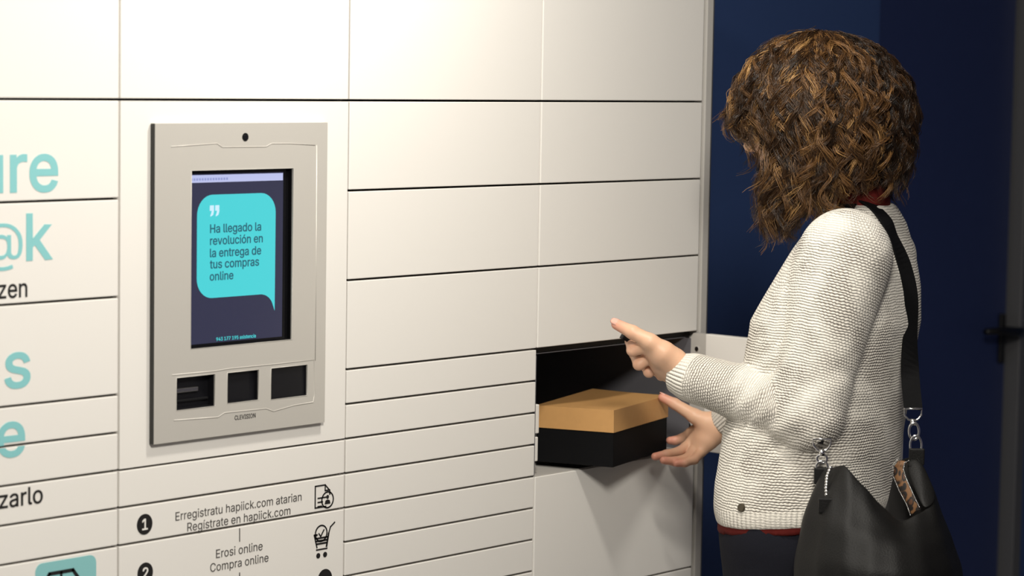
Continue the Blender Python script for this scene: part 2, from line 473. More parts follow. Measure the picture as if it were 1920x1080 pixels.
# outlines of a plain grotesque alphabet: advance width, contours (thousandths of an em)
GLYPHS = {
    ' ': (188, []),
    '.': (188, [(51,30,50,51,56,65,71,79,83,85,99,87,117,81,128,73,138,59,141,41,139,29,136,19,123,4,105,-4,85,-4,69,4,58,15)]),
    '1': (453, [(77,0,77,55,211,56,210,447,87,359,86,427,199,509,275,508,276,57,391,55,391,1)]),
    '2': (453, [(65,0,64,47,259,255,281,281,299,305,311,327,317,345,320,361,317,397,307,421,289,439,273,449,257,455,225,460,197,457,185,453,163,441,146,425,138,411,130,391,126,363,66,363,68,391,78,427,96,457,113,475,135,491,163,505,183,511,229,516,269,511,301,500,327,483,349,462,361,445,370,429,379,397,381,373,378,343,371,319,358,291,323,243,287,201,154,58,389,57,389,1)]),
    '3': (453, [(45,126,46,132,109,132,114,110,124,90,133,79,147,69,165,59,185,53,203,50,225,50,265,57,287,67,299,75,309,86,321,104,325,116,329,138,327,164,321,186,308,208,285,228,265,238,241,244,201,248,157,250,158,300,288,450,71,453,71,509,371,508,371,460,222,290,239,290,275,286,287,284,311,275,345,253,358,240,380,208,392,166,392,124,387,104,380,84,371,68,358,50,341,33,311,13,287,3,265,-2,241,-6,209,-7,173,-3,155,1,111,21,78,48,68,60,54,86,46,110)]),
    '4': (453, [(41,106,40,159,244,505,249,509,310,509,110,164,281,164,282,317,343,318,344,164,412,162,413,106,344,105,343,1,282,1,281,105)]),
    '5': (453, [(61,124,62,130,121,130,128,106,146,80,171,61,203,51,239,51,263,57,287,71,307,92,320,116,323,128,327,148,327,178,321,204,314,222,297,244,275,262,263,269,243,274,213,277,189,274,167,268,145,258,129,247,67,254,97,508,365,508,365,453,152,452,135,303,155,315,189,329,229,334,247,333,279,326,295,321,321,306,344,286,363,262,380,230,387,202,391,172,390,140,379,96,357,57,343,41,327,27,309,15,287,5,267,-1,225,-7,201,-6,181,-3,159,3,139,12,109,31,94,46,72,78,66,94)]),
    '7': (453, [(63,452,63,508,391,509,391,449,165,0,98,1,322,451)]),
    '9': (453, [(65,341,65,373,70,401,76,419,96,455,129,485,161,503,181,510,215,515,243,515,273,510,309,495,329,482,347,463,368,435,378,413,385,387,389,347,385,309,373,271,359,241,335,199,199,0,132,1,275,211,257,202,239,196,209,195,177,199,137,214,106,237,82,271,74,287,68,307), (127,333,126,369,134,399,145,418,163,438,173,445,199,457,213,459,233,460,253,457,277,447,291,438,307,419,313,409,321,391,327,365,327,337,323,319,314,295,303,279,298,273,277,256,265,250,239,244,213,244,201,246,185,252,165,264,146,283,138,295)]),
    '@': (676, [(41,170,42,218,52,280,60,308,72,336,86,362,104,388,143,426,167,444,189,456,221,470,249,480,281,486,349,492,415,486,447,478,473,469,503,454,545,425,573,394,593,368,607,344,618,318,631,268,635,198,633,162,625,108,615,76,609,64,592,40,581,29,551,15,533,12,503,11,483,15,459,23,447,31,434,42,428,52,422,68,403,42,375,21,343,14,307,14,289,17,267,25,251,35,237,47,212,80,204,96,196,118,192,138,188,174,192,222,198,244,206,264,224,292,243,311,257,322,291,338,311,342,345,342,373,336,403,320,418,307,421,335,473,334,474,100,480,82,492,68,505,61,523,59,541,63,551,69,557,76,563,86,569,100,577,138,581,190,579,244,573,280,567,300,557,322,539,354,523,373,493,400,471,414,439,428,403,438,347,442,293,438,261,430,221,414,197,400,179,386,162,370,136,336,122,308,106,260,102,236,98,190,99,150,106,96,122,48,136,20,150,0,167,-19,203,-47,243,-67,279,-77,297,-81,331,-84,377,-85,429,-77,489,-59,503,-106,469,-119,413,-131,375,-135,341,-135,307,-133,269,-127,223,-115,195,-103,169,-89,143,-71,121,-51,102,-30,86,-6,64,38,52,76,46,104), (243,164,242,202,252,240,270,266,293,284,325,292,361,288,381,282,398,270,406,260,415,238,421,204,422,176,419,148,413,122,407,106,396,90,381,77,363,69,335,65,309,67,287,75,270,90,256,112,248,134)]),
    'C': (510, [(41,244,42,292,48,330,60,370,70,394,86,422,105,445,125,465,145,480,177,498,205,508,237,514,267,516,295,514,341,504,373,490,403,471,416,460,431,442,449,416,469,368,472,349,409,348,401,374,387,398,374,414,349,435,329,444,311,450,291,454,267,456,223,450,203,443,171,422,151,403,140,390,126,366,118,346,108,310,103,260,106,214,116,168,132,132,150,106,168,88,197,69,223,59,247,54,281,53,313,59,347,73,375,96,389,114,401,136,409,160,472,160,469,142,457,108,428,62,414,48,387,27,357,11,335,3,303,-4,275,-7,233,-5,205,1,177,11,149,26,127,41,102,66,86,88,68,120,56,148,48,178,42,214)]),
    'E': (419, [(61,0,60,509,371,508,371,452,126,451,126,287,354,285,355,230,126,229,126,58,375,57,375,1)]),
    'H': (517, [(61,0,60,509,125,509,126,290,391,290,392,509,457,509,457,1,392,1,391,231,126,231,125,1)]),
    'I': (301, [(32,0,32,57,118,59,118,451,32,452,31,509,268,508,268,452,183,451,183,59,268,57,269,1)]),
    'L': (393, [(61,0,61,508,124,508,126,58,361,57,360,1)]),
    'N': (524, [(61,0,60,509,136,509,363,151,401,82,400,508,463,509,463,1,387,1,200,293,121,429,125,317,124,1)]),
    'O': (534, [(41,244,42,292,48,330,60,370,70,394,86,422,104,444,127,467,151,484,177,498,205,508,235,514,267,516,299,514,329,508,357,498,387,482,409,465,429,445,448,422,467,386,477,362,485,332,491,292,493,254,491,216,485,176,477,146,463,114,449,90,431,66,407,41,381,23,357,11,329,1,301,-5,261,-7,237,-5,205,1,177,11,157,21,125,43,104,64,86,88,68,120,56,148,48,178,42,214), (105,226,103,260,108,310,116,340,124,362,136,384,151,403,183,432,207,444,223,450,267,456,309,450,331,443,347,434,367,420,383,404,408,366,417,344,425,314,429,286,430,254,429,224,425,194,418,168,406,140,383,105,365,87,351,77,329,65,287,54,247,54,223,59,205,65,183,77,167,89,150,106,136,124,126,142,116,168,110,190)]),
    'R': (449, [(61,0,60,509,235,509,263,507,291,504,333,489,367,465,380,451,397,419,405,395,407,381,409,353,408,331,405,309,399,291,380,255,367,240,351,228,335,218,314,209,427,1,353,1,247,198,126,197,125,1), (126,256,126,451,233,452,269,449,299,440,319,425,333,407,339,393,345,353,339,313,333,299,318,281,297,266,269,258,241,255)]),
    'S': (447, [(38,134,41,137,103,137,110,110,116,98,134,78,149,67,165,59,199,51,231,49,273,55,301,67,321,82,336,102,345,128,345,152,339,168,332,180,317,193,297,205,265,216,153,249,127,261,101,277,82,294,70,308,60,326,54,350,53,390,58,414,64,430,86,462,119,488,159,506,189,512,227,516,277,511,317,498,351,476,365,463,379,446,389,428,399,396,400,379,338,379,333,398,325,414,317,425,303,437,287,447,269,453,225,459,195,456,181,452,167,448,145,435,135,425,122,408,116,390,115,372,118,356,124,342,140,326,155,315,205,295,277,276,311,265,359,238,379,220,395,198,403,178,407,154,407,120,403,100,395,80,373,47,361,35,343,21,305,3,277,-4,249,-8,213,-9,189,-7,149,1,107,20,89,33,72,50,58,70,46,96)]),
    'V': (480, [(18,509,84,508,203,177,242,57,278,175,395,508,462,509,278,1,204,1)]),
    'a': (390, [(31,98,31,122,38,150,49,169,69,188,93,200,123,210,257,231,269,237,275,248,276,262,273,278,271,288,265,300,257,310,247,318,221,329,185,330,167,328,149,322,125,307,108,290,99,274,42,292,50,312,66,334,77,344,105,364,131,374,163,382,203,384,227,382,251,376,273,368,297,353,315,333,329,306,337,262,337,1,279,0,276,51,272,52,264,38,243,17,225,5,205,-3,185,-7,153,-9,109,-1,79,13,54,36,40,58,34,76), (93,92,93,114,98,132,109,144,125,155,145,162,239,177,263,183,275,188,275,128,269,104,257,83,241,67,229,59,211,51,185,46,167,45,139,49,123,55,107,67,100,76)]),
    'c': (396, [(35,179,36,219,44,261,56,291,68,313,81,329,105,351,137,371,157,377,183,383,233,383,261,377,285,368,315,349,332,333,351,305,360,277,304,263,295,281,283,299,261,317,241,325,225,329,191,329,159,319,145,310,122,285,108,259,99,223,96,195,98,157,102,137,110,113,124,89,138,73,157,58,177,50,205,46,233,49,251,54,271,66,281,75,296,95,305,117,361,102,349,69,333,45,327,38,295,14,259,-2,223,-8,177,-6,159,-2,137,6,117,16,101,28,82,47,69,63,50,99,40,133)]),
    'd': (425, [(35,175,35,215,38,241,46,271,54,291,78,331,113,361,137,373,173,383,211,384,227,381,243,377,263,367,286,347,309,320,312,509,372,509,372,1,314,1,312,58,307,58,281,24,263,10,239,-2,209,-7,175,-7,151,-2,129,6,111,16,95,28,78,47,62,71,52,91,40,129,35,163), (97,173,96,197,98,221,108,261,114,275,126,293,141,308,157,319,189,329,221,329,237,325,253,319,267,309,279,297,294,277,301,259,309,229,312,189,309,151,299,115,287,91,265,66,249,56,223,48,189,48,165,54,145,66,130,81,114,103,102,137)]),
    'e': (404, [(35,173,35,213,39,241,48,273,62,303,82,331,99,347,131,368,157,378,181,383,225,384,251,379,293,362,321,340,337,321,351,297,363,263,369,231,371,170,97,169,98,149,104,121,118,93,132,77,147,64,179,50,197,47,217,46,245,50,263,56,279,66,291,79,307,105,364,91,353,63,334,39,307,16,285,5,271,0,229,-7,189,-7,161,-2,117,16,99,30,82,47,68,65,56,85,46,109,40,131,36,155), (97,223,100,245,108,269,124,293,137,306,153,317,165,323,189,329,205,330,221,329,239,325,261,315,273,305,285,291,297,271,303,253,308,222)]),
    'g': (425, [(35,176,35,218,38,242,46,272,54,292,66,314,78,330,97,349,115,363,135,372,171,383,211,384,227,382,247,376,265,367,287,347,309,320,313,322,314,378,371,378,371,-30,367,-54,361,-70,351,-88,341,-100,325,-117,289,-137,251,-147,215,-151,175,-149,137,-141,105,-127,83,-111,62,-88,52,-69,101,-41,120,-64,135,-77,157,-89,179,-95,215,-97,235,-95,267,-85,283,-75,297,-58,303,-48,309,-30,311,-6,311,67,306,68,289,44,277,31,263,21,241,11,213,5,187,5,155,9,137,15,113,27,93,41,79,55,60,82,46,112,40,132), (97,176,96,200,99,228,102,244,114,276,133,301,145,312,159,320,185,328,205,330,225,328,251,320,267,310,280,298,299,266,309,232,312,210,312,170,305,138,300,120,286,96,267,77,249,67,221,60,191,60,171,63,157,69,146,76,126,94,114,112,102,142)]),
    'h': (410, [(54,0,54,508,113,508,115,319,140,352,152,362,168,371,188,379,208,383,228,384,246,383,268,379,282,375,295,369,310,360,321,349,332,336,342,319,352,289,356,263,356,1,297,1,296,235,294,259,290,275,280,295,272,305,260,315,246,323,232,327,210,329,182,325,154,313,139,301,125,281,117,259,114,243,114,1)]),
    'i': (167, [(42,477,41,487,47,505,64,519,76,523,92,523,107,517,119,507,126,491,126,475,119,461,106,448,92,444,76,444,62,448,47,463), (54,0,54,378,113,378,113,1)]),
    'k': (381, [(54,0,54,508,113,508,115,213,122,213,284,378,359,379,201,217,371,1,294,0,154,177,114,141,114,1)]),
    'l': (189, [(54,73,54,508,113,508,115,79,120,63,130,54,144,52,170,54,180,4,158,-2,132,-2,104,2,86,10,75,19,65,33,57,51)]),
    'm': (610, [(54,0,54,379,112,379,114,314,131,345,152,364,176,377,192,383,208,386,238,385,258,380,274,372,287,361,300,346,308,333,318,310,331,335,350,355,368,369,392,379,408,383,430,386,452,385,468,383,480,379,498,372,514,361,534,339,548,313,556,275,556,1,497,1,496,253,494,273,490,289,483,303,473,313,450,325,432,329,418,330,394,328,374,320,366,315,345,291,337,267,335,251,335,1,275,1,274,259,273,277,269,289,262,301,240,321,230,326,214,329,190,330,168,325,150,315,142,309,127,291,115,259,114,1)]),
    'n': (410, [(54,0,53,379,112,379,114,315,123,331,140,352,152,362,168,371,188,379,208,383,246,383,282,375,310,360,332,336,342,319,352,289,356,263,357,1,297,1,296,235,294,259,290,275,280,295,272,305,260,315,246,323,232,327,210,329,182,325,154,313,139,301,125,281,117,259,114,243,114,1)]),
    'o': (416, [(35,179,36,219,44,261,56,291,68,313,81,328,99,346,119,361,137,371,183,383,231,383,251,379,279,371,297,361,313,349,337,325,359,291,371,261,379,223,381,187,377,137,369,109,359,85,348,65,332,45,318,31,299,16,257,-2,231,-7,185,-7,159,-2,117,16,99,30,82,47,69,63,50,99,40,133), (97,171,96,195,98,219,108,259,114,273,133,298,147,311,159,319,191,329,225,329,241,325,257,319,281,301,300,275,311,245,317,215,319,187,316,149,307,117,293,91,280,75,255,56,239,50,205,46,171,52,157,58,145,66,124,89,110,113,100,147)]),
    'p': (425, [(54,-143,53,378,112,379,116,319,135,344,150,358,170,372,184,378,214,384,252,383,274,378,296,370,314,361,331,346,348,328,370,294,380,266,389,218,389,162,380,112,370,84,347,46,320,21,294,5,272,-3,250,-7,210,-7,196,-5,176,3,164,9,146,23,137,32,117,58,114,58,114,-142), (114,165,113,212,123,258,139,290,162,312,174,320,200,328,220,330,240,328,260,322,278,312,292,300,302,288,317,260,325,230,328,190,325,152,316,118,308,100,292,77,268,57,254,51,244,49,214,47,188,51,174,57,162,65,142,84,131,102,121,128)]),
    'r': (259, [(54,0,53,379,112,379,114,321,137,355,150,365,166,375,196,384,214,385,242,383,242,324,212,326,196,325,170,319,149,309,132,292,125,283,114,251,114,1)]),
    's': (365, [(37,92,41,95,93,107,104,81,123,61,147,50,167,46,199,46,217,50,235,56,255,71,267,91,268,103,265,121,255,135,237,147,211,155,127,176,105,186,87,196,72,209,62,221,54,235,48,257,48,289,56,317,71,339,87,354,101,363,131,377,169,384,205,384,223,381,241,377,261,369,277,360,290,349,299,339,314,317,323,291,269,277,261,293,253,305,243,316,235,321,221,327,205,331,181,333,157,329,143,324,129,315,114,299,110,289,109,275,112,259,116,251,135,236,161,226,229,209,273,195,292,183,312,165,325,143,329,129,331,99,329,87,321,61,303,36,291,24,261,6,227,-4,175,-8,129,-2,115,2,95,12,68,31,46,61)]),
    't': (228, [(7,328,7,379,65,381,67,471,126,471,127,380,204,379,203,328,126,327,126,95,128,77,136,61,143,56,167,50,202,53,211,11,212,2,181,-4,147,-3,133,0,107,10,93,20,80,35,70,59,65,89,65,327)]),
    'u': (410, [(54,128,54,379,114,378,114,136,119,106,135,78,152,63,168,55,198,50,226,53,248,61,264,73,276,86,289,108,294,130,296,154,297,378,356,378,356,1,299,1,298,67,287,48,269,28,254,15,226,1,202,-4,176,-5,146,-1,128,5,100,21,85,36,73,52,63,74,57,94)]),
    'v': (390, [(19,379,84,379,174,129,194,61,207,105,219,143,305,379,370,379,226,0,163,1)]),
    'z': (381, [(43,0,42,47,253,322,49,324,48,379,333,379,333,331,127,57,339,56,339,1)]),
    '\xed': (167, [(54,0,54,378,113,378,113,1), (59,430,61,439,105,529,172,529,108,430)]),
    '\xf3': (416, [(35,179,36,219,44,261,56,291,68,313,81,328,99,346,119,361,137,371,183,383,231,383,251,379,279,371,297,361,313,349,337,325,359,291,371,261,379,223,381,187,377,137,369,109,359,85,348,65,332,45,318,31,299,16,257,-2,231,-7,185,-7,159,-2,117,16,99,30,82,47,69,63,50,99,40,133), (97,171,96,195,98,219,108,259,114,273,133,298,147,311,159,319,191,329,225,329,241,325,257,319,281,301,300,275,311,245,317,215,319,187,316,149,307,117,293,91,280,75,255,56,239,50,205,46,171,52,157,58,145,66,124,89,110,113,100,147), (183,429,186,441,229,529,296,529,231,429)]),
}


def text_bm(s, bold=0.0, x=None, z=None, y=0.0, wx=None, wz=None, align='LEFT', depth=0.0006):
    """text laid in the locker plane; x,z = left/bottom of the outline's box, wx,wz = its size"""
    cu = bpy.data.curves.new('t', 'CURVE')
    cu.dimensions = '2D'
    cu.fill_mode = 'BOTH'
    pen = 0
    for ch in s:
        w, conts = GLYPHS[ch]
        polys = [np.array(c, float).reshape(-1, 2) / 1000 for c in conts]
        for ci, q in enumerate(polys):
            if bold:
                hole = any(cj != ci and r.min(0)[0] < q.min(0)[0] and r.max(0)[0] > q.max(0)[0]
                           and r.min(0)[1] < q.min(0)[1] and r.max(0)[1] > q.max(0)[1] for cj, r in enumerate(polys))
                nxt, prv = np.roll(q, -1, 0), np.roll(q, 1, 0)
                ar = 0.5 * (q[:, 0] * nxt[:, 1] - q[:, 1] * nxt[:, 0]).sum()
                e1, e2 = q - prv, nxt - q
                e1 = e1 / np.linalg.norm(e1, axis=1)[:, None]
                e2 = e2 / np.linalg.norm(e2, axis=1)[:, None]
                n1, n2 = np.stack([e1[:, 1], -e1[:, 0]], 1), np.stack([e2[:, 1], -e2[:, 0]], 1)
                nn = (n1 + n2) / np.maximum(1 + (n1 * n2).sum(1), 0.5)[:, None]
                q = q + nn * bold * (1 if ar > 0 else -1) * (-1 if hole else 1)
            sp = cu.splines.new('POLY')
            sp.points.add(len(q) - 1)
            for i in range(len(q)):
                sp.points[i].co = (q[i, 0] + pen / 1000, q[i, 1], 0, 1)
            sp.use_cyclic_u = True
        pen += w
    o = bpy.data.objects.new('t', cu)
    COL.objects.link(o)
    dg = bpy.context.evaluated_depsgraph_get()
    me = bpy.data.meshes.new_from_object(o.evaluated_get(dg))
    bpy.data.objects.remove(o)
    bpy.data.curves.remove(cu)
    bm = bmesh.new()
    bm.from_mesh(me)
    bpy.data.meshes.remove(me)
    bmesh.ops.remove_doubles(bm, verts=bm.verts, dist=1e-5)
    for v in bm.verts:
        v.co.z = 0
    xs = [v.co.x for v in bm.verts]
    ys = [v.co.y for v in bm.verts]
    x0, x1, y0, y1 = min(xs), max(xs), min(ys), max(ys)
    sx = wx / (x1 - x0) if wx else None
    sz = wz / (y1 - y0) if wz else None
    sx = sx or sz
    sz = sz or sx
    for v in bm.verts:
        v.co = Vector((x + (v.co.x - x0) * sx, y, z + (v.co.y - y0) * sz))
    g = bmesh.ops.extrude_face_region(bm, geom=bm.faces[:])
    for v in g['geom']:
        if isinstance(v, bmesh.types.BMVert):
            v.co.y += depth
    return bm


def merge(bm, other):
    me = bpy.data.meshes.new('tmp')
    other.to_mesh(me)
    other.free()
    bm.from_mesh(me)
    bpy.data.meshes.remove(me)
    return bm


# ------------------------------------------------------------------ setting
struct('floor', box(-4.0, 5.6, -4.6, 0.9, -0.1, 0.0), M['floor'])
struct('ceiling', box(-4.0, 5.6, -4.6, 0.9, 2.8, 2.9), M['ceiling'])
struct('wall_back', plate(-4.0, 5.6, 0.0, 2.8, 0.70, 0.86, [(3.005, 3.79, 0.0, 2.08)]), M['bluewall'])
struct('wall_left', box(-4.1, -4.0, -4.6, 0.86, 0.0, 2.8), M['sidewall'])
struct('wall_right', box(5.6, 5.7, -4.6, 0.86, 0.0, 2.8), M['bluewall'])

# navy door with its lever handle
door = struct('door_1', box(3.008, 3.690, 0.715, 0.755, 0.006, 2.07, 0.002), M['bluedoor'])
h = bmesh.new()
add_box(h, 3.652, 3.676, 0.704, 0.716, 0.785, 0.920, 0.004)
hd = bm_link('handle_plate', h, M['blackmetal'], door)
h = bmesh.new()
add_tube(h, [(3.662, 0.712, 0.876), (3.662, 0.655, 0.876)], 0.011, 12)
add_tube(h, [(3.672, 0.655, 0.876), (3.645, 0.652, 0.877), (3.58, 0.652, 0.883), (3.49, 0.656, 0.886)], [0.011, 0.012, 0.011, 0.009], 12)
bm_link('lever', h, M['blackmetal'], door, smooth=True)
b_ = bmesh.new()
add_box(b_, 3.702, 3.745, 0.675, 0.80, 0.0, 2.125, 0.003)
add_box(b_, 3.012, 3.702, 0.690, 0.80, 2.080, 2.125, 0.003)
struct('trim_1', b_, M['trimdark'])
b_ = bmesh.new()
add_box(b_, 3.690, 3.702, 0.722, 0.80, 0.0, 2.08)
add_box(b_, 3.745, 3.79, 0.69, 0.80, 0.0, 2.125)
struct('trim_2', b_, M['bluewall'])

# ------------------------------------------------------------------ parcel lockers
TOP = 1.50274
XS = [-0.4556, 0.0, 0.4556, 0.9109, 1.3601]


def zl(L, S=0):
    return TOP - 0.14 * L - 0.0547 * S


G = 0.0017          # half gap between doors
T = 0.016           # door thickness
DEEP = 0.62
LTOP = 1.93
YV = -0.0006        # vinyl sits on the paint


def cabinet(name, label, i, levels, hole=None, holes_in=None):
    x0, x1 = XS[i], XS[i + 1]
    t = empty(name, label, 'parcel locker', ((x0 + x1) / 2, DEEP / 2, 0), None)
    b = bmesh.new()
    hs = [(hole[0] - 0.003, hole[1] + 0.003, hole[2] - 0.002, hole[3] + 0.003)] if hole else []
    plate(x0 + 0.0008, x1 - 0.0008, 0.08, LTOP, T + 0.002, T + 0.020, hs, b)
    if hole:
        add_box(b, x0 + 0.0008, x1 - 0.0008, T + 0.021, DEEP, hole[3] + 0.002, LTOP)
        add_box(b, x0 + 0.0008, x1 - 0.0008, T + 0.021, DEEP, 0.08, hole[2] - 0.002)
    else:
        add_box(b, x0 + 0.0008, x1 - 0.0008, T + 0.021, DEEP, 0.08, LTOP)
    bm_link('cabinet_body', b, M['dark'], t)
    b = box(x0 + 0.0008, x1 - 0.0008, 0.03, DEEP - 0.02, 0.0, 0.08)
    bm_link('plinth', b, M['trimdark'], t)
    doors = []
    for k in range(len(levels) - 1):
        zt, zb = levels[k], levels[k + 1]
        if hole and abs(zt - TOP) < 9 and zb - 0.02 < hole[2] < zb + 0.02:
            doors.append(None)
            continue
        if holes_in and k == 1:
            b = plate(x0 + 0.0017, x1 - 0.0017, zb + G, zt - G, 0.0, T, holes_in)
        else:
            b = box(x0 + 0.0017, x1 - 0.0017, 0.0, T, zb + G, zt - G, 0.0012)
        doors.append(bm_link('door', b, M['locker'], t))
    return t, doors


small = lambda a, b: [zl(3, s) for s in range(a, b + 1)]
# leftmost column
c1, d1 = cabinet('parcel_locker', 'white parcel locker column with big teal lettering, left of the touch screen', 0,
                 [LTOP, TOP, zl(1), zl(2), zl(3), zl(3, 1), zl(3, 2), zl(3, 3), zl(3, 4), zl(3, 8), 0.10])
# kiosk column, the panel has the terminal cut-outs
KY = -0.009
SCR = (0.1266, 0.3300, 1.1396, 1.4005)
SL = [(0.1000, 0.1747, 1.0515, 1.0996), (0.1990, 0.2622, 1.0531, 1.0992), (0.2872, 0.3630, 1.0512, 1.0991)]
cut = [SCR] + SL
c2, d2 = cabinet('parcel_locker', 'white locker column holding the touch screen terminal and numbered instructions', 1,
                 [LTOP, TOP, zl(3, 2), zl(3, 3), zl(3, 4), zl(3, 8), 0.10], holes_in=cut)
c3, d3 = cabinet('parcel_locker', 'blank white locker column between the touch screen and the open compartment', 2,
                 [LTOP, TOP, zl(1), zl(2)] + small(0, 12) + [0.10])
HO = (XS[3] + 0.004, XS[4] - 0.0155, zl(3, 4) + 0.0, zl(3) - 0.012)
c4, d4 = cabinet('parcel_locker', 'white locker column with an open compartment holding a shoe box', 3,
                 [LTOP, TOP, zl(1), zl(2), zl(3), zl(3, 4), zl(3, 8), 0.10], hole=HO)
# compartment shell
b = bmesh.new()
x0, x1, z0, z1 = HO
add_box(b, x0 - 0.002, x0, 0.004, 0.56, z0, z1)
add_box(b, x1, x1 + 0.002, 0.004, 0.56, z0, z1)
add_box(b, x0, x1, 0.56, 0.562, z0, z1)
add_box(b, x0 - 0.002, x1 + 0.002, 0.018, 0.562, z1, z1 + 0.0015)
comp = bm_link('compartment', b, M['inner'], c4, 'dark grey steel inside of the open compartment')
b = box(x0 - 0.002, x1 + 0.002, 0.002, 0.562, z0 - 0.0015, z0)
bm_link('compartment_floor', b, M['trimgrey'], c4, 'light grey floor of the open compartment')
b = bmesh.new()
add_box(b, x0, x0 + 0.017, 0.010, 0.030, 0.935, 0.985, 0.0015)
add_box(b, x0, x0 + 0.015, 0.010, 0.030, 0.887, 0.929, 0.0015)
bm_link('lock_catch', b, M['locker'], c4, 'beige lock catch at the edge of the compartment')
# swung-open door, square to the front
b = bmesh.new()
xd = 1.3455
add_box(b, xd, xd + 0.016, -0.448, -0.030, zl(3, 4) + G, zl(3) - G, 0.0015)
od = bm_link('door', b, M['locker'], c4, 'white door swung open at a right angle')
b = bmesh.new()
pl = [(-0.031, zl(3) - 0.002), (-0.001, zl(3) - 0.002), (0.007, zl(3) - 0.012), (0.0105, zl(3) - 0.035), (0.0105, zl(3, 4) + 0.06), (-0.031, zl(3, 4) + 0.004)]
vf = [b.verts.new((xd + 0.002, p[0], p[1])) for p in pl]
vb = [b.verts.new((xd + 0.014, p[0], p[1])) for p in pl]
b.faces.new(vf)
b.faces.new(list(reversed(vb)))
for k in range(len(pl)):
    b.faces.new([vf[k], vf[(k + 1) % len(pl)], vb[(k + 1) % len(pl)], vb[k]])
hp = bm_link('hinge_plate', b, M['trimgrey'], od, 'grey hinge plate of the open door')
b = bmesh.new()
sc = Vector((xd + 0.002, -0.010, 1.0525))
add_tube(b, [sc, sc + Vector((-0.0022, 0, 0))], 0.0042, 12)
bm_link('screw', b, M['steel'], od, 'small steel screw on the hinge plate')
# right end panel
b = bmesh.new()
add_box(b, 1.3655, 1.3850, -0.002, DEEP, 0.0, LTOP, 0.002)
bm_link('end_panel', b, M['trimgrey'], c4, 'light grey end panel')
b = bmesh.new()
add_box(b, 1.3855, 1.4010, 0.006, DEEP, 0.0, LTOP, 0.005)
bm_link('corner_strip', b, M['trimdark'], c4, 'dark grey strip along the end panel')


def letters(door, s, xl, xr, zb, zt, m, bold=0.0, name='lettering', cutz=None, keep=None, y=YV):
    b = text_bm(s, bold, xl, zb, y, xr - xl, (zt - zb) if zt else None)
    if cutz is not None:
        bmesh.ops.bisect_plane(b, geom=b.verts[:] + b.edges[:] + b.faces[:], plane_co=(0, 0, cutz), plane_no=(0, 0, 1),
                               clear_outer=(keep == 'below'), clear_inner=(keep == 'above'))
    return bm_link(name, b, m, door)


# big words running in from the left
letters(d1[1], 'ure', (-0.1090,1.3969)[0] - ((-0.1090,1.3969)[0] + 0.2650) * 0.885, (-0.1090,1.3969)[0], (-0.1356,1.3747)[1], (-0.1356,1.4283)[1], M['tealtxt'], 0.012)
b = text_bm('@', 0.0, (-0.2412,1.3134)[0], (-0.1899,1.2698)[1], YV, (-0.1701,1.3106)[0] - (-0.2412,1.3134)[0], (-0.1898,1.3347)[1] - (-0.1899,1.2698)[1])
merge(b, text_bm('k', 0.012, (-0.1638,1.3103)[0], (-0.1401,1.2814)[1], YV, (-0.1181,1.3086)[0] - (-0.1638,1.3103)[0], (-0.1402,1.3469)[1] - (-0.1401,1.2814)[1]))
bm_link('lettering', b, M['tealtxt'], d1[2])
letters(d1[2], 'zen', (-0.2113,1.2396)[0], (-0.1620,1.2369)[0], (-0.1855,1.2316)[1], (-0.1854,1.2513)[1], M['blacktxt'], 0.008)
letters(d1[3], 's', (-0.2008,1.1367)[0], (-0.1565,1.1332)[0], (-0.1792,1.1063)[1], (-0.1792,1.1571)[1], M['tealtxt'], 0.012)
for dd, kp in ((d1[4], 'above'), (d1[5], 'below')):
    letters(dd, 'e', (-0.2134,1.0424)[0], (-0.1657,1.0377)[0], (-0.1883,1.0119)[1], (-0.1883,1.0621)[1], M['tealtxt'], 0.012,
            cutz=zl(3, 1) + (G if kp == 'above' else -G), keep=kp)
letters(d1[6], 'zarlo', (-0.2099,0.9574)[0], (-0.1354,0.9524)[0], (-0.1721,0.9425)[1], (-0.1720,0.9678)[1], M['blacktxt'], 0.008)
# teal square with parcel icon
tx0, tx1, tz1 = (-0.1483,0.8489)[0], (-0.0408,0.8492)[0], (-0.0980,0.8578)[1]
b = add_poly(bmesh.new(), round_rect(tx0, tx1, tz1 - 0.105, tz1, 0.012), YV)
bm_link('icon_square', b, M['teal'], d1[8])
b = bmesh.new()
ix0, iz = (-0.1242,0.8394)[0], (-0.1242,0.8410)[1]
ix1 = (-0.0828,0.8382)[0]
add_line(b, [(ix0, iz), (ix1, iz), (ix1 + 0.014, iz - 0.018), (ix0 - 0.014, iz - 0.018)], 0.005, YV - 0.0007, closed=True)
add_line(b, [(ix0 - 0.014, iz - 0.018), (ix0 - 0.014, iz - 0.07), (ix1 + 0.014, iz - 0.07), (ix1 + 0.014, iz - 0.018)], 0.005, YV - 0.0007)
add_line(b, [((ix0 + ix1) / 2, iz), ((ix0 + ix1) / 2, iz - 0.030)], 0.004, YV - 0.0007)
bm_link('parcel_icon', b, M['blacktxt'], d1[8])

# instructions on the kiosk column
D1, D2 = d2[3], d2[4]


def numbered(door, c, n):
    b = add_disc(bmesh.new(), c, 0.0145, 0.0152, YV)
    o = bm_link('number_disc', b, M['blacktxt'], door)
    b = text_bm(n, 0.01, c[0] - 0.0048, c[1] - 0.0082, YV - 0.0007, None, 0.0164)
    xs = [v.co.x for v in b.verts]
    sh = c[0] - (min(xs) + max(xs)) / 2
    for v in b.verts:
        v.co.x += sh
    bm_link('numeral', b, M['whitetxt'], door)


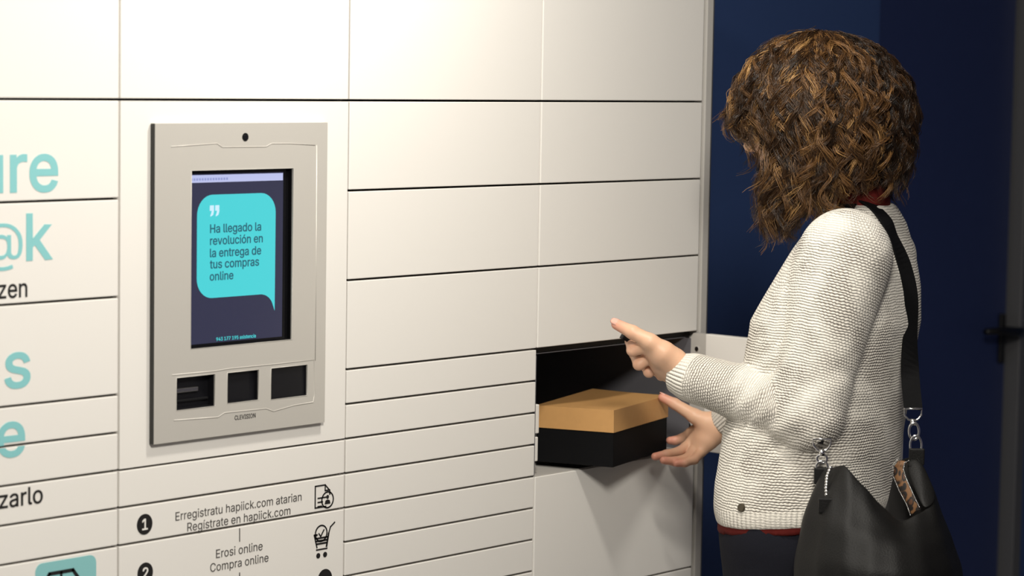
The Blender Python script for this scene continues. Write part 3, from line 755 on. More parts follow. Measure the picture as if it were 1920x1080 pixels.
numbered(D1, (0.0484,0.8895), '1')
numbered(D2, (0.0498,0.8180), '2')
letters(D1, 'Erregistratu hapiick.com atarian', (0.1070,0.9003)[0], (0.3614,0.8859)[0], (0.2311,0.8836)[1], None, M['greytxt'], -0.002)
letters(D1, 'Reg\u00edstrate en hapiick.com', (0.1299,0.8737)[0], (0.3380,0.8680)[0], (0.2313,0.8649)[1], None, M['greytxt'], -0.002)
letters(D2, 'Erosi online', (0.1867,0.8262)[0], (0.2806,0.8258)[0], (0.2328,0.8208)[1], None, M['greytxt'], -0.002)
letters(D2, 'Compra online', (0.1753,0.8076)[0], (0.2930,0.8053)[0], (0.2330,0.7980)[1], None, M['greytxt'], -0.002)
for p_ in ([(0.2335,0.8597), (0.2337,0.8402)], [(0.2341,0.7921), (0.2343,0.7725)]):
    bm_link('divider_line', add_line(bmesh.new(), p_, 0.0016, YV), M['greytxt'], D2)
# document icon
b = bmesh.new()
q0, q1 = (0.3908,0.9059), (0.4213,0.8687)
dx0, dz1 = q0[0], q0[1]
dx1, dz0 = (0.4222,0.8872)[0], (0.3913,0.8699)[1]
lw = 0.0022
add_line(b, [(dx1 - 0.008, dz0 + 0.002), (dx0, dz0 + 0.002), (dx0, dz1), (dx1 - 0.010, dz1), (dx1, dz1 - 0.010), (dx1, dz1 - 0.016)], lw, YV)
add_line(b, [(dx1 - 0.010, dz1), (dx1 - 0.010, dz1 - 0.009), (dx1, dz1 - 0.009)], lw, YV)
for k, w in ((0.0195, 0.017), (0.0260, 0.010), (0.0325, 0.008)):
    add_line(b, [(dx0 + 0.006, dz1 - k), (dx0 + 0.006 + w, dz1 - k)], lw, YV)
cc = (0.4176,0.8818)
add_line(b, [(cc[0] + 0.0125 * math.cos(k * math.pi / 12), cc[1] + 0.0125 * math.sin(k * math.pi / 12)) for k in range(24)], lw, YV, closed=True)
add_disc(b, (cc[0], cc[1] + 0.0045), 0.0028, 0.0032, YV)
add_poly(b, [(cc[0] - 0.0062, cc[1] - 0.0065), (cc[0] + 0.0062, cc[1] - 0.0065), (cc[0] + 0.0045, cc[1] - 0.001), (cc[0], cc[1] + 0.0006), (cc[0] - 0.0045, cc[1] - 0.001)], YV)
bm_link('document_icon', b, M['blacktxt'], D1)
# trolley icon
b = bmesh.new()
A, B, C_, D_ = (0.3896,0.8290), (0.4207,0.8284), (0.4164,0.8087), (0.3956,0.8089)
add_line(b, [A, D_], lw, YV)
add_line(b, [B, C_], lw * 1.5, YV)
add_line(b, [B, (B[0] + 0.004, B[1] + 0.010), (B[0] + 0.013, B[1] + 0.016)], lw, YV)
for k in (0.28, 0.5, 0.72):
    pa = (A[0] + (D_[0] - A[0]) * k, A[1] + (D_[1] - A[1]) * k)
    pb = (B[0] + (C_[0] - B[0]) * k, pa[1])
    add_line(b, [pa, pb], lw * 1.25, YV)
pz = D_[1] - 0.0035
add_line(b, [(D_[0] - 0.001, pz), (C_[0] + 0.001, pz)], lw, YV)
add_line(b, [A, (A[0] + 0.006, A[1])], lw * 1.4, YV)
add_disc(b, (D_[0] + 0.003, pz - 0.0095), 0.0042, 0.0042, YV)
add_disc(b, (C_[0] - 0.003, pz - 0.0095), 0.0042, 0.0042, YV)
cc = (0.4045,0.8305)
add_line(b, [(cc[0] + 0.0125 * math.cos(k * math.pi / 12), cc[1] + 0.0125 * math.sin(k * math.pi / 12)) for k in range(24)], lw, YV, closed=True)
add_line(b, [(cc[0] - 0.005, cc[1] + 0.0), (cc[0] - 0.001, cc[1] - 0.005), (cc[0] + 0.006, cc[1] + 0.005)], lw, YV)
bm_link('trolley_icon', b, M['blacktxt'], D2)
b = add_disc(bmesh.new(), (0.4136,0.7568), 0.0155, 0.0162, YV)
bm_link('icon_disc', b, M['blacktxt'], D2)

# ------------------------------------------------------------------ touch screen terminal
FX0, FX1, FZ0, FZ1 = 0.0560, 0.4010, 1.0060, 1.4690
kt = empty('touch_screen_terminal', 'silver wall terminal with a lit touch screen and three dark slots below', 'terminal', ((FX0 + FX1) / 2, KY, FZ0))
bm_link('faceplate', plate(FX0 + 0.0015, FX1, FZ0, FZ1, KY, -0.0012, cut), M['face'], kt)
b = bmesh.new()
add_box(b, FX0, FX0 + 0.0014, KY + 0.0006, -0.0012, FZ0, FZ1)
bm_link('plate_edge', b, M['faceedge'], kt, 'dark left edge of the faceplate')
# screen set back into the plate
sy = 0.0005
x0, x1, z0, z1 = SCR
b = box(x0 + 0.0006, x1 - 0.0006, sy, sy + 0.012, z0 + 0.0006, z1 - 0.0006)
plate(x0 + 0.0002, x1 - 0.0002, z0 + 0.0002, z1 - 0.0002, KY + 0.003, sy - 0.0001, [(x0 + 0.0012, x1 - 0.0012, z0 + 0.0012, z1 - 0.0012)], b)
screen = bm_link('screen', b, M['screenblack'], kt, 'lit navy touch screen with a turquoise speech bubble')
sx1, sz0, sz1 = x1 - 0.0125, z0 + 0.005, z1 - 0.006
E1 = sy - 0.0004
bm_link('display_area', add_poly(bmesh.new(), [(x0 + 0.001, sz0), (sx1, sz0), (sx1, sz1), (x0 + 0.001, sz1)], E1, 0.0003), M['screen'], screen)
E2 = E1 - 0.0004
bz1 = (0.2221,1.3930)[1]
bz0 = (0.2222,1.3820)[1]
bm_link('status_bar', add_poly(bmesh.new(), [(x0 + 0.001, bz0), (sx1 - 0.001, bz0), (sx1 - 0.001, bz1), (x0 + 0.001, bz1)], E2, 0.0003), M['bar'], screen)
b = bmesh.new()
for k in range(14):
    xx = x0 + 0.006 + k * 0.0053
    add_poly(b, [(xx, bz0 + 0.003), (xx + 0.0034, bz0 + 0.003), (xx + 0.0034, bz0 + 0.0065), (xx, bz0 + 0.0065)], E2 - 0.0004, 0.0003)
bm_link('status_bar_text', b, M['bardark'], screen)
# bubble with its tail
ux0, ux1 = (0.1456,1.2909)[0], (0.3021,1.2845)[0]
uz1, uz0 = (0.2224,1.3638)[1], (0.2239,1.2113)[1]
rr = 0.030
P = []
for cx, cz, a0 in ((ux1 - rr, uz1 - rr, 0), (ux0 + rr, uz1 - rr, 90), (ux0 + rr, uz0 + rr, 180)):
    for k in range(9):
        a = R(a0 + 90 * k / 8)
        P.append((cx + rr * math.cos(a), cz + rr * math.sin(a)))
for k in range(9):                       # tail curls down to a point at the right
    a = R(90 - 75 * k / 8)
    P.append((ux1 - 0.030 + 0.027 * math.cos(a), uz0 - 0.024 + 0.024 * math.sin(a)))
P.append((ux1 - 0.0005, uz0 - 0.026))
b = add_poly(bmesh.new(), P, E2, 0.0003)
bmesh.ops.triangulate(b, faces=[f for f in b.faces if len(f.verts) > 4])
bm_link('speech_bubble', b, M['bubble'], screen)
E3 = E2 - 0.0004
b = bmesh.new()
qx, qz = (0.1700,1.3401)
for k in range(2):
    xx = qx + k * 0.0105
    add_poly(b, [(xx, qz + 0.008), (xx + 0.0078, qz + 0.008), (xx + 0.0078, qz - 0.001), (xx + 0.0062, qz - 0.0062), (xx + 0.0012, qz - 0.0085),
                 (xx + 0.0012, qz - 0.0062), (xx + 0.0036, qz - 0.003), (xx + 0.0038, qz), (xx, qz)], E3, 0.0003)
bmesh.ops.triangulate(b, faces=[f for f in b.faces if len(f.verts) > 4])
bm_link('quote_mark', b, M['quote'], screen)
for s, px1, pzb, fl in (('Ha llegado la', (0.2723,1.3097)[0], (0.2208,1.3037)[1], 0),
                        ('revoluci\u00f3n en', (0.2758,1.2920)[0], (0.2210,1.2894)[1], 0),
                        ('la entrega de', (0.2727,1.2745)[0], (0.2212,1.2679)[1], 0),
                        ('tus compras', (0.2686,1.2570)[0], (0.2214,1.2513)[1], 0),
                        ('online', (0.2172,1.2411)[0], (0.1940,1.2368)[1], 0)):
    b = text_bm(s, 0.013, (0.1705,1.2820)[0], pzb, E3, px1 - (0.1705,1.2820)[0], None, depth=0.0003)
    bm_link('screen_text', b, M['scrtext'], screen)
b = text_bm('943 177 195 asistencia', 0.006, (0.1842,1.1518)[0], (0.2224,1.1468)[1], E3, (0.2632,1.1496)[0] - (0.1842,1.1518)[0], None, depth=0.0003)
bm_link('screen_text', b, M['bubble'], screen)
# slots
for k, (name, lab) in enumerate((('receipt_slot', 'black receipt slot with a metal lip'), ('card_slot', 'black square card window'), ('scanner_window', 'wide black glass scanner window'))):
    x0, x1, z0, z1 = SL[k]
    dy = (0.0060, -0.001, -0.0045)[k]
    b = bmesh.new()
    add_box(b, x0 + 0.0004, x1 - 0.0004, dy, dy + 0.003, z0 + 0.0004, z1 - 0.0004)
    plate(x0 + 0.0002, x1 - 0.0002, z0 + 0.0002, z1 - 0.0002, KY + 0.0022, dy - 0.0001, [(x0 + 0.0012, x1 - 0.0012, z0 + 0.0012, z1 - 0.0012)], b)
    s_ = bm_link(name, b, M['black'], kt, lab)
    if k == 0:
        b = bmesh.new()
        add_box(b, x0 + 0.003, x0 + 0.050, -0.001, 0.0058, z0 + 0.024, z0 + 0.031, 0.0015)
        bm_link('paper_lip', b, M['steel'], s_, 'brushed metal lip')
        b = box(x0 + 0.002, x1 - 0.004, 0.001, 0.0058, z0 + 0.010, z0 + 0.0135, 0.0008)
        bm_link('slot_rail', b, M['blackmetal'], s_)
# bevelled rims of the openings
b = bmesh.new()
for x0, x1, z0, z1 in cut:
    add_tube(b, [(x0, KY, z0), (x1, KY, z0), (x1, KY, z1), (x0, KY, z1)], 0.0006, 6, closed=True)
bm_link('opening_rim', b, M['face'], kt, smooth=True)
# camera eye
b = bmesh.new()
kc = (0.2311,1.4482)
add_tube(b, [(kc[0], KY - 0.0006, kc[1]), (kc[0], KY + 0.004, kc[1])], 0.0062, 20)
camr = bm_link('camera_eye', b, M['blackmetal'], kt, 'small round black camera eye')
b = bmesh.new()
add_tube(b, [(kc[0], KY - 0.0012, kc[1]), (kc[0], KY - 0.0005, kc[1])], 0.0035, 16)
bm_link('camera_lens', b, M['phone'], camr)
# raised lines
b = bmesh.new()
for path in ([(0.0876,1.4356), (0.1179,1.4368), (0.1754,1.4393), (0.1859,1.4337), (0.2732,1.4335), (0.2840,1.4381), (0.3245,1.4377), (0.3748,1.4348)],
             [(0.3782,1.4347), (0.3796,1.2486), (0.3793,1.1038)],
             [(0.0917,1.1045), (0.1720,1.1036), (0.2036,1.1051), (0.3009,1.1048), (0.3770,1.1056), (0.3788,1.0509), (0.3756,1.0396), (0.3350,1.0383), (0.2929,1.0331), (0.2775,1.0386), (0.1936,1.0398), (0.1810,1.0345), (0.0951,1.0378)]):
    add_tube(b, [(p[0], KY + 0.0001, p[1]) for p in path], 0.0009, 6)
bm_link('embossed_line', b, M['face'], kt, smooth=True)
lb = text_bm('CLEVISION', 0.003, (0.2139,1.0291)[0], (0.2353,1.0271)[1], KY - 0.0005, (0.2558,1.0292)[0] - (0.2139,1.0291)[0], 0.0068, depth=0.0004)
bm_link('maker_lettering', lb, M['blacktxt'], kt)

# ------------------------------------------------------------------ shoe box
sb_n = Vector((1.0308, -0.0750, 0.8746))
ba = Vector((math.sin(R(75)), math.cos(R(75)), 0))
bb = Vector((-ba.y, ba.x, -0.012)).normalized()
bu = ba.cross(bb).normalized()
SBW, SBD = 0.240, 0.150


def obox(bm, a0, a1, b0, b1, u0, u1, bevel=0.0):
    n0 = len(bm.verts)
    add_box(bm, a0, a1, b0, b1, u0, u1, bevel)
    bm.verts.ensure_lookup_table()
    for v in bm.verts[n0:]:
        c = v.co.copy()
        v.co = sb_n + ba * c.x + bb * c.y + bu * c.z
    return bm


sb = empty('shoe_box', 'black shoe box with a plain kraft lid, held half out of the open compartment', 'box', tuple(sb_n))
b = bmesh.new()
obox(b, 0.0015, SBW - 0.0015, 0.0015, SBD - 0.0015, 0.0, 0.094, 0.001)
bm_link('box_base', b, M['boxblack'], sb, 'black cardboard base')
# lid: skirt plus a slightly sagging top
b = bmesh.new()
nA, nB = 14, 10
U0, U1 = 0.0605, 0.0995
grid = {}
for i in range(nA + 1):
    for j in range(nB + 1):
        s_, t_ = i / nA, j / nB
        sag = -0.0035 * math.sin(math.pi * s_) * math.sin(math.pi * t_) + 0.004 * (t_ ** 2) * (s_ - 0.15)
        grid[i, j] = b.verts.new(sb_n + ba * (s_ * SBW) + bb * (t_ * SBD) + bu * (U1 + sag))
for i in range(nA):
    for j in range(nB):
        b.faces.new([grid[i, j], grid[i + 1, j], grid[i + 1, j + 1], grid[i, j + 1]])
per = [(i, 0) for i in range(nA)] + [(nA, j) for j in range(nB)] + [(i, nB) for i in range(nA, 0, -1)] + [(0, j) for j in range(nB, 0, -1)]
low = []
for i, j in per:
    low.append(b.verts.new(sb_n + ba * (i / nA * SBW) + bb * (j / nB * SBD) + bu * U0))
for k in range(len(per)):
    k2 = (k + 1) % len(per)
    b.faces.new([grid[per[k2]], grid[per[k]], low[k], low[k2]])
lid = bm_link('box_lid', b, M['kraft'], sb, 'kraft brown cardboard lid')
sol = lid.modifiers.new('thickness', 'SOLIDIFY')
sol.thickness = 0.0012
sol.offset = -1

# ------------------------------------------------------------------ distance-field modelling
f32 = np.float32


def rc(P, a, b, ra, rb):
    a = np.asarray(a, f32)
    b = np.asarray(b, f32)
    ba_ = b - a
    pa = P - a
    h_ = np.clip((pa @ ba_) / max(float(ba_ @ ba_), 1e-9), 0, 1)
    d = pa - h_[:, None] * ba_
    return np.sqrt((d * d).sum(1)) - (ra + (rb - ra) * h_)


def ell(P, c, axes, r):
    q = (P - np.asarray(c, f32)) @ np.asarray(axes, f32).T
    r = np.asarray(r, f32)
    k0 = np.sqrt(((q / r) ** 2).sum(1))
    k1 = np.sqrt(((q / r ** 2) ** 2).sum(1)) + 1e-9
    return k0 * (k0 - 1) / k1


def smin(a, b, k):
    h_ = np.clip(0.5 + 0.5 * (b - a) / k, 0, 1)
    return b + (a - b) * h_ - k * h_ * (1 - h_)


def smax(a, b, k):
    return -smin(-a, -b, k)


def sdf_mesh(f, lo, hi, h_, B=8, lip=1.5):
    lo = np.asarray(lo, float)
    hi = np.asarray(hi, float)
    nb = np.ceil((hi - lo) / (h_ * B)).astype(int)
    n = nb * B
    cs = [lo[k] + (np.arange(nb[k]) + 0.5) * h_ * B for k in range(3)]
    CC = np.stack(np.meshgrid(*cs, indexing='ij'), -1).reshape(-1, 3).astype(f32)
    dc = np.concatenate([f(CC[i:i + 400000]) for i in range(0, len(CC), 400000)]).reshape(nb)
    vals = np.repeat(np.repeat(np.repeat(np.sign(dc).astype(f32), B, 0), B, 1), B, 2)
    vals = np.pad(vals, ((0, 1), (0, 1), (0, 1)), mode='edge')
    kb = np.argwhere(np.abs(dc) < h_ * B * 0.87 * lip)
    loc = np.stack(np.meshgrid(*[np.arange(B + 1)] * 3, indexing='ij'), -1).reshape(-1, 3)
    for i in range(0, len(kb), 800):
        c = kb[i:i + 800]
        idx = (c[:, None, :] * B + loc[None]).reshape(-1, 3)
        P_ = (lo + idx * h_).astype(f32)
        vals[idx[:, 0], idx[:, 1], idx[:, 2]] = f(P_)
    neg = vals < 0
    s = [slice(0, -1), slice(1, None)]
    cnt = np.zeros(n, np.int8)
    for a in (0, 1):
        for b_ in (0, 1):
            for c in (0, 1):
                cnt += neg[s[a], s[b_], s[c]]
    act = (cnt > 0) & (cnt < 8)
    cells = np.argwhere(act)
    vid = np.full(n, -1, np.int64)
    vid[act] = np.arange(len(cells))
    acc = np.zeros((len(cells), 3))
    num = np.zeros(len(cells))
    corners = [(a, b_, c) for a in (0, 1) for b_ in (0, 1) for c in (0, 1)]
    for p in corners:
        for ax in range(3):
            if p[ax]:
                continue
            q_ = list(p)
            q_[ax] = 1
            ip = cells + np.array(p)
            iq = cells + np.array(q_)
            vp = vals[ip[:, 0], ip[:, 1], ip[:, 2]].astype(float)
            vq = vals[iq[:, 0], iq[:, 1], iq[:, 2]].astype(float)
            m = (vp < 0) != (vq < 0)
            t = np.where(m, vp / np.where(m, vp - vq, 1), 0)
            pos = np.array(p)[None, :] + t[:, None] * (np.array(q_) - np.array(p))[None, :]
            acc[m] += pos[m]
            num[m] += 1
    V = lo + (cells + acc / num[:, None]) * h_
    F_ = []
    for ax in range(3):
        a1, a2 = (ax + 1) % 3, (ax + 2) % 3
        A_ = neg[tuple(slice(0, -1) if k == ax else slice(None) for k in range(3))]
        B_ = neg[tuple(slice(1, None) if k == ax else slice(None) for k in range(3))]
        e = np.argwhere(A_ != B_)
        ok = (e[:, a1] > 0) & (e[:, a2] > 0) & (e[:, a1] < n[a1]) & (e[:, a2] < n[a2])
        e = e[ok]
        sgn = neg[e[:, 0], e[:, 1], e[:, 2]]

        def cell(d1_, d2_):
            c = e.copy()
            c[:, a1] -= d1_
            c[:, a2] -= d2_
            return vid[c[:, 0], c[:, 1], c[:, 2]]
        qd = np.stack([cell(1, 1), cell(0, 1), cell(0, 0), cell(1, 0)], 1)
        qd[~sgn] = qd[~sgn][:, ::-1]
        F_.append(qd)
    F_ = np.concatenate(F_)
    F_ = F_[(F_ >= 0).all(1)]
    return V, F_


def np_mesh(name, V, F_):
    me = bpy.data.meshes.new(name)
    k = F_.shape[1]
    me.vertices.add(len(V))
    me.vertices.foreach_set('co', np.asarray(V, f32).ravel())
    me.loops.add(F_.size)
    me.loops.foreach_set('vertex_index', F_.astype(np.int32).ravel())
    me.polygons.add(len(F_))
    me.polygons.foreach_set('loop_start', np.arange(0, F_.size, k, dtype=np.int32))
    me.polygons.foreach_set('use_smooth', np.ones(len(F_), bool))
    me.update(calc_edges=True)
    me.validate()
    return me


def relax(V, F_, it=2, lam=0.5):
    V = V.copy()
    k = F_.shape[1]
    for _ in range(it):
        acc = np.zeros_like(V)
        num = np.zeros(len(V))
        for i in range(k):
            j = F_[:, (i + 1) % k]
            np.add.at(acc, F_[:, i], V[j])
            np.add.at(num, F_[:, i], 1)
            np.add.at(acc, j, V[F_[:, i]])
            np.add.at(num, j, 1)
        V += lam * (acc / np.maximum(num, 1)[:, None] - V)
    return V


def rot_frame(yaw, pitch=0.0):
    """rows: forward, left, up for a figure turned by yaw from +Y and nodding by pitch"""
    fw = np.array([-math.sin(yaw) * math.cos(pitch), math.cos(yaw) * math.cos(pitch), -math.sin(pitch)])
    lf = np.array([-math.cos(yaw), -math.sin(yaw), 0])
    up = np.cross(lf, fw)
    up = -up if up[2] < 0 else up
    return np.array([fw, lf, up])


# ------------------------------------------------------------------ the woman
YAW = R(12)
BF = rot_frame(YAW)
FW, LF, UP = BF
A3 = np.array
# torso stations: centre, half width (side), half depth
ST = [((1.0597,-0.4547,0.8213), 0.185, 0.133), ((1.0671,-0.4535,0.8951), 0.183, 0.135), ((1.0793,-0.4560,0.9820), 0.180, 0.133),
      ((1.0978,-0.4656,1.0691), 0.175, 0.124), ((1.1123,-0.4707,1.1561), 0.178, 0.124), ((1.1249,-0.4781,1.2084), 0.176, 0.106),
      ((1.1379,-0.4850,1.2694), 0.160, 0.084), ((1.1449,-0.4872,1.3129), 0.125, 0.066), ((1.1464,-0.4853,1.3407), 0.078, 0.058), ((1.1448,-0.4817,1.3545), 0.056, 0.054)]
ST = sorted([(c[2], c[0], c[1], a, b_) for c, a, b_ in ST])
SZ, SX, SY, SA, SB = [A3(v) for v in zip(*ST)]



def torso(P_, grow=0.0, ztop=None):
    z = P_[:, 2]
    cx = np.interp(z, SZ, SX)
    cy = np.interp(z, SZ, SY)
    a = np.interp(z, SZ, SA) + grow
    b_ = np.interp(z, SZ, SB) + grow
    dx, dy = P_[:, 0] - cx, P_[:, 1] - cy
    l_ = dx * LF[0] + dy * LF[1]
    f_ = dx * FW[0] + dy * FW[1]
    e = 2.3
    k0 = (np.abs(l_ / a) ** e + np.abs(f_ / b_) ** e + 1e-12) ** (1 / e)
    rr_ = np.sqrt(l_ * l_ + f_ * f_) + 1e-9
    d = (k0 - 1) * rr_ / np.maximum(k0, 1e-6)
    d = d * 0.85
    zt = (SZ[-1] - 0.006 + grow) if ztop is None else ztop
    return smax(d, z - zt, 0.006)


L_SH, L_EL, L_WR = A3((1.0190,-0.5472,1.2714)), A3((0.9472,-0.5287,1.0211)), A3((0.9307,-0.2839,1.0674))
R_SH, R_EL, R_WR = L_SH + 0, A3((1.2681,-0.2401,1.0207)), A3((1.2823,-0.1166,0.9273))
R_SH = A3((SX[-3], SY[-3], SZ[-3])) - LF * 0.140 + FW * 0.012 + A3((0, 0, -0.062))
lc = L_WR - L_EL
lc = lc / np.linalg.norm(lc)
rcx = R_WR - R_EL
rcx = rcx / np.linalg.norm(rcx)
L_CF = L_WR - lc * 0.002
R_CF = R_WR - rcx * 0.012


def wob(P_, s, seed):
    r_ = np.random.RandomState(seed)
    o = np.zeros(len(P_))
    for k in range(7):
        d = r_.normal(size=3)
        d /= np.linalg.norm(d)
        o += np.sin((P_ @ (d * s * (0.7 + 0.8 * r_.rand())).astype(f32)) + r_.rand() * 6.28)
    return o / 7


HEM_F = A3((0.9162,-0.3820,0.8296))
HEM_B = A3((0.9320,-0.5349,0.8413))


def hem_z(P_, drop=0.0):
    f_ = (P_[:, 0] - HEM_F[0]) * FW[0] + (P_[:, 1] - HEM_F[1]) * FW[1]
    return HEM_F[2] - drop - np.clip(f_, -0.3, 0.05) * 0.10


def sleeves(P_):
    u = rc(P_, L_SH, L_EL, 0.075, 0.057)
    fcone = rc(P_, L_EL, L_CF - lc * 0.035, 0.056, 0.038)
    cuff = rc(P_, L_CF - lc * 0.045, L_CF + lc * 0.002, 0.0365, 0.0315)
    fcone = smin(fcone, cuff, 0.010)
    fcone = smax(fcone, (P_ - L_CF.astype(f32)) @ lc.astype(f32), 0.004)
    dl = smin(u, fcone, 0.022)
    u2 = rc(P_, R_SH, R_EL, 0.060, 0.052)
    g2 = rc(P_, R_EL, R_CF, 0.050, 0.034)
    g2 = smax(g2, (P_ - R_CF.astype(f32)) @ rcx.astype(f32), 0.004)
    dr = smin(u2, g2, 0.02)
    return dl, dr


def creases(P_):
    """cloth folds at the elbow and along the sleeve and belly"""
    o = 0.0022 * wob(P_, 55, 3) + 0.0030 * wob(P_, 24, 5)
    q = P_ - (L_EL + A3((0, 0.02, 0.03))).astype(f32)
    fall = np.exp(-(q * q).sum(1) / (2 * 0.07 ** 2))
    ax_ = (L_EL - L_SH)
    ax_ = ax_ / np.linalg.norm(ax_)
    dirn = (lc - ax_)
    dirn = dirn / np.linalg.norm(dirn)
    s_ = q @ (lc * 0.8 - ax_ * 0.6).astype(f32)
    o = o + 0.0030 * fall * np.sin(s_ * 170 + 5 * wob(P_, 26, 9))
    return o


def sweater_f(P_):
    t = torso(P_)
    dl, dr = sleeves(P_)
    kz = np.clip((P_[:, 2] - 1.16) / 0.12, 0, 1)
    d = smin(t, dl, 0.007 + 0.019 * kz * kz)
    d = smin(d, dr, 0.022)
    d = d + creases(P_)
    # ribbed hem pulls in a little
    hz = hem_z(P_)
    k = np.clip((P_[:, 2] - hz) / 0.035, 0, 1)
    d = d + 0.006 * (1 - k) ** 2
    return smax(d, hz - P_[:, 2], 0.004)


P0 = A3((SX[3], SY[3], 0.0))
person = empty('person', 'woman with curly brown hair in cream knitted sweater reaching for the shoe box', 'person', (float(P0[0]), float(P0[1]), 0.0))

V, F_ = sdf_mesh(sweater_f, (0.70, -0.80, 0.74), (1.46, -0.06, 1.42), 0.0036)
V = relax(V, F_, 1, 0.4)
me = np_mesh('sweater', V, F_)


def angle_about(P_, a, ax_):
    q = P_ - a
    t = q @ ax_
    q = q - t[:, None] * ax_
    u = A3((-0.747, -0.659, 0.086))
    u = u - ax_ * (u @ ax_)
    u = u / np.linalg.norm(u)
    w = np.cross(ax_, u)
    return t, np.arctan2(q @ w, q @ u)


tt = torso(V.astype(f32))
dl, dr = sleeves(V.astype(f32))
cxv = np.interp(V[:, 2], SZ, SX)
cyv = np.interp(V[:, 2], SZ, SY)
ang = np.arctan2((V[:, 0] - cxv) * -0.66 + (V[:, 1] - cyv) * 0.75, (V[:, 0] - cxv) * -0.75 + (V[:, 1] - cyv) * -0.66)
maps = [np.stack([V[:, 2], ang * 0.16, np.clip((0.030 - (V[:, 2] - hem_z(V))) / 0.004, 0, 1)], 1)]
region = np.zeros(len(V), int)
for dd, s_, e_, w_, cf in ((dl, L_SH, L_EL, L_WR, L_CF), (dr, R_SH, R_EL, R_WR, R_CF)):
    ax_ = (e_ - s_) / np.linalg.norm(e_ - s_)
    t1, a1 = angle_about(V, s_, ax_)
    ax2 = (w_ - e_) / np.linalg.norm(w_ - e_)
    t2, a2 = angle_about(V, e_, ax2)
    da = rc(V.astype(f32), s_, e_, 0.075, 0.057)
    db = rc(V.astype(f32), e_, cf, 0.056, 0.036)
    on = dd < tt - 0.002
    dist = np.linalg.norm(cf - e_) - t2
    region[on & (da < db)] = len(maps)
    maps.append(np.stack([t1, a1 * 0.062, np.zeros(len(V))], 1))
    region[on & ~(da < db)] = len(maps)
    maps.append(np.stack([t2 + np.linalg.norm(e_ - s_), a2 * 0.045, np.clip((0.040 - dist) / 0.004, 0, 1)], 1))
maps = A3(maps)
li = np.zeros(len(me.loops), np.int32)
me.loops.foreach_get('vertex_index', li)
fr = np.repeat(region[li[::4]], 4)
at = me.attributes.new('knit', 'FLOAT_VECTOR', 'CORNER')
at.data.foreach_set('vector', maps[fr, li].astype(f32).ravel())
sweater = link('sweater', me, M['knit'], person, 'cream openwork knitted sweater')

# small metal badge near the hem: marched onto the cloth


def snap(p, f, off=0.0, it=12):
    p = A3(p, dtype=float)
    for _ in range(it):
        e = 0.002
        Q = A3([p, p + [e, 0, 0], p + [0, e, 0], p + [0, 0, e]]).astype(f32)
        v = f(Q)
        g = (v[1:] - v[0]) / e
        g = g / max(np.linalg.norm(g), 1e-6)
        p = p - g * (v[0] - off) * 0.8
    return p, g


bp_, bn = snap((0.8813,-0.4582,0.8723), sweater_f, 0.001)
b = bmesh.new()
add_tube(b, [bp_ - bn * 0.001, bp_ + bn * 0.0022], [0.0072, 0.0060], 16)
bm_link('badge', b, M['badge'], sweater, 'small dark metal badge above the hem')

# red top under the sweater
N_LO, N_HI = A3((1.1428,-0.4801,1.3492)), A3((1.1396,-0.4630,1.3939))
H_C = A3((1.1017,-0.4084,1.4832))


def shirt_f(P_):
    d = torso(P_, -0.0075 - 0.004 * np.clip((P_[:, 2] - 0.88) / 0.05, 0, 1), SZ[-1] + 0.03)
    d = smin(d, rc(P_, N_LO, N_HI, 0.0575, 0.0545), 0.006)
    hz = hem_z(P_, 0.0115) + 0.006 * wob(P_, 40, 21)
    return smax(d, hz - P_[:, 2], 0.003)


V, F_ = sdf_mesh(shirt_f, (0.88, -0.70, 0.74), (1.36, -0.20, 1.44), 0.005)
link('shirt', np_mesh('shirt', V, F_), M['red'], person, 'dark red top showing at the collar and hem')

# jeans and legs
HIP_Z = 0.86
hipc = A3((np.interp(HIP_Z, SZ, SX), np.interp(HIP_Z, SZ, SY), HIP_Z))
kl, kr = hipc + LF * 0.085 + A3((0, 0, -0.40)) + FW * 0.035, hipc - LF * 0.085 + A3((0, 0, -0.40)) + FW * 0.035
al, ar = hipc + LF * 0.09 + A3((0, 0, -0.80)), hipc - LF * 0.09 + A3((0, 0, -0.80)) + FW * 0.06
for v in (al, ar):
    v[2] = 0.075


def legs(P_, g=0.0):
    d = None
    for sgn, k_, a_ in ((1, kl, al), (-1, kr, ar)):
        hp_ = hipc + LF * 0.080 * sgn + A3((0, 0, -0.06))
        q = smin(rc(P_, hp_, k_, 0.090 + g, 0.058 + g), rc(P_, k_, a_, 0.058 + g, 0.040 + g), 0.03)
        d = q if d is None else smin(d, q, 0.03)
    pel = ell(P_, hipc + A3((0, 0, -0.01)) + FW * 0.006, BF, (0.110 + g, 0.155 + g, 0.135 + g))
    return smin(d, pel, 0.05)


def jeans_f(P_):
    d = legs(P_, 0.008)
    d = d + 0.0015 * wob(P_, 60, 8)
    d = smax(d, P_[:, 2] - 0.93, 0.004)
    return smax(d, 0.075 - P_[:, 2], 0.004)


V, F_ = sdf_mesh(jeans_f, (0.82, -0.75, 0.03), (1.40, -0.12, 1.0), 0.0065)
jeans = link('jeans', np_mesh('jeans', V, F_), M['denim'], person, 'dark navy denim jeans')
for a_ in (al, ar):
    def shoe_f(P_, a_=a_):
        d = rc(P_, a_ + A3((0, 0, -0.03)) - FW * 0.035, a_ + FW * 0.14 + A3((0, 0, -0.042)), 0.042, 0.034)
        d = smin(d, rc(P_, a_, a_ + A3((0, 0, 0.02)), 0.044, 0.046), 0.03)
        return smax(d, 0.001 - P_[:, 2], 0.002)
    V, F_ = sdf_mesh(shoe_f, a_ + A3((-0.2, -0.2, -0.12)), a_ + A3((0.2, 0.25, 0.1)), 0.006)
    link('shoe', np_mesh('shoe', V, F_), M['shoe'], person)

# ---- head frame: turned and nodding towards her hands
HF = rot_frame(R(20), R(10))
HFW, HLF, HUP = HF


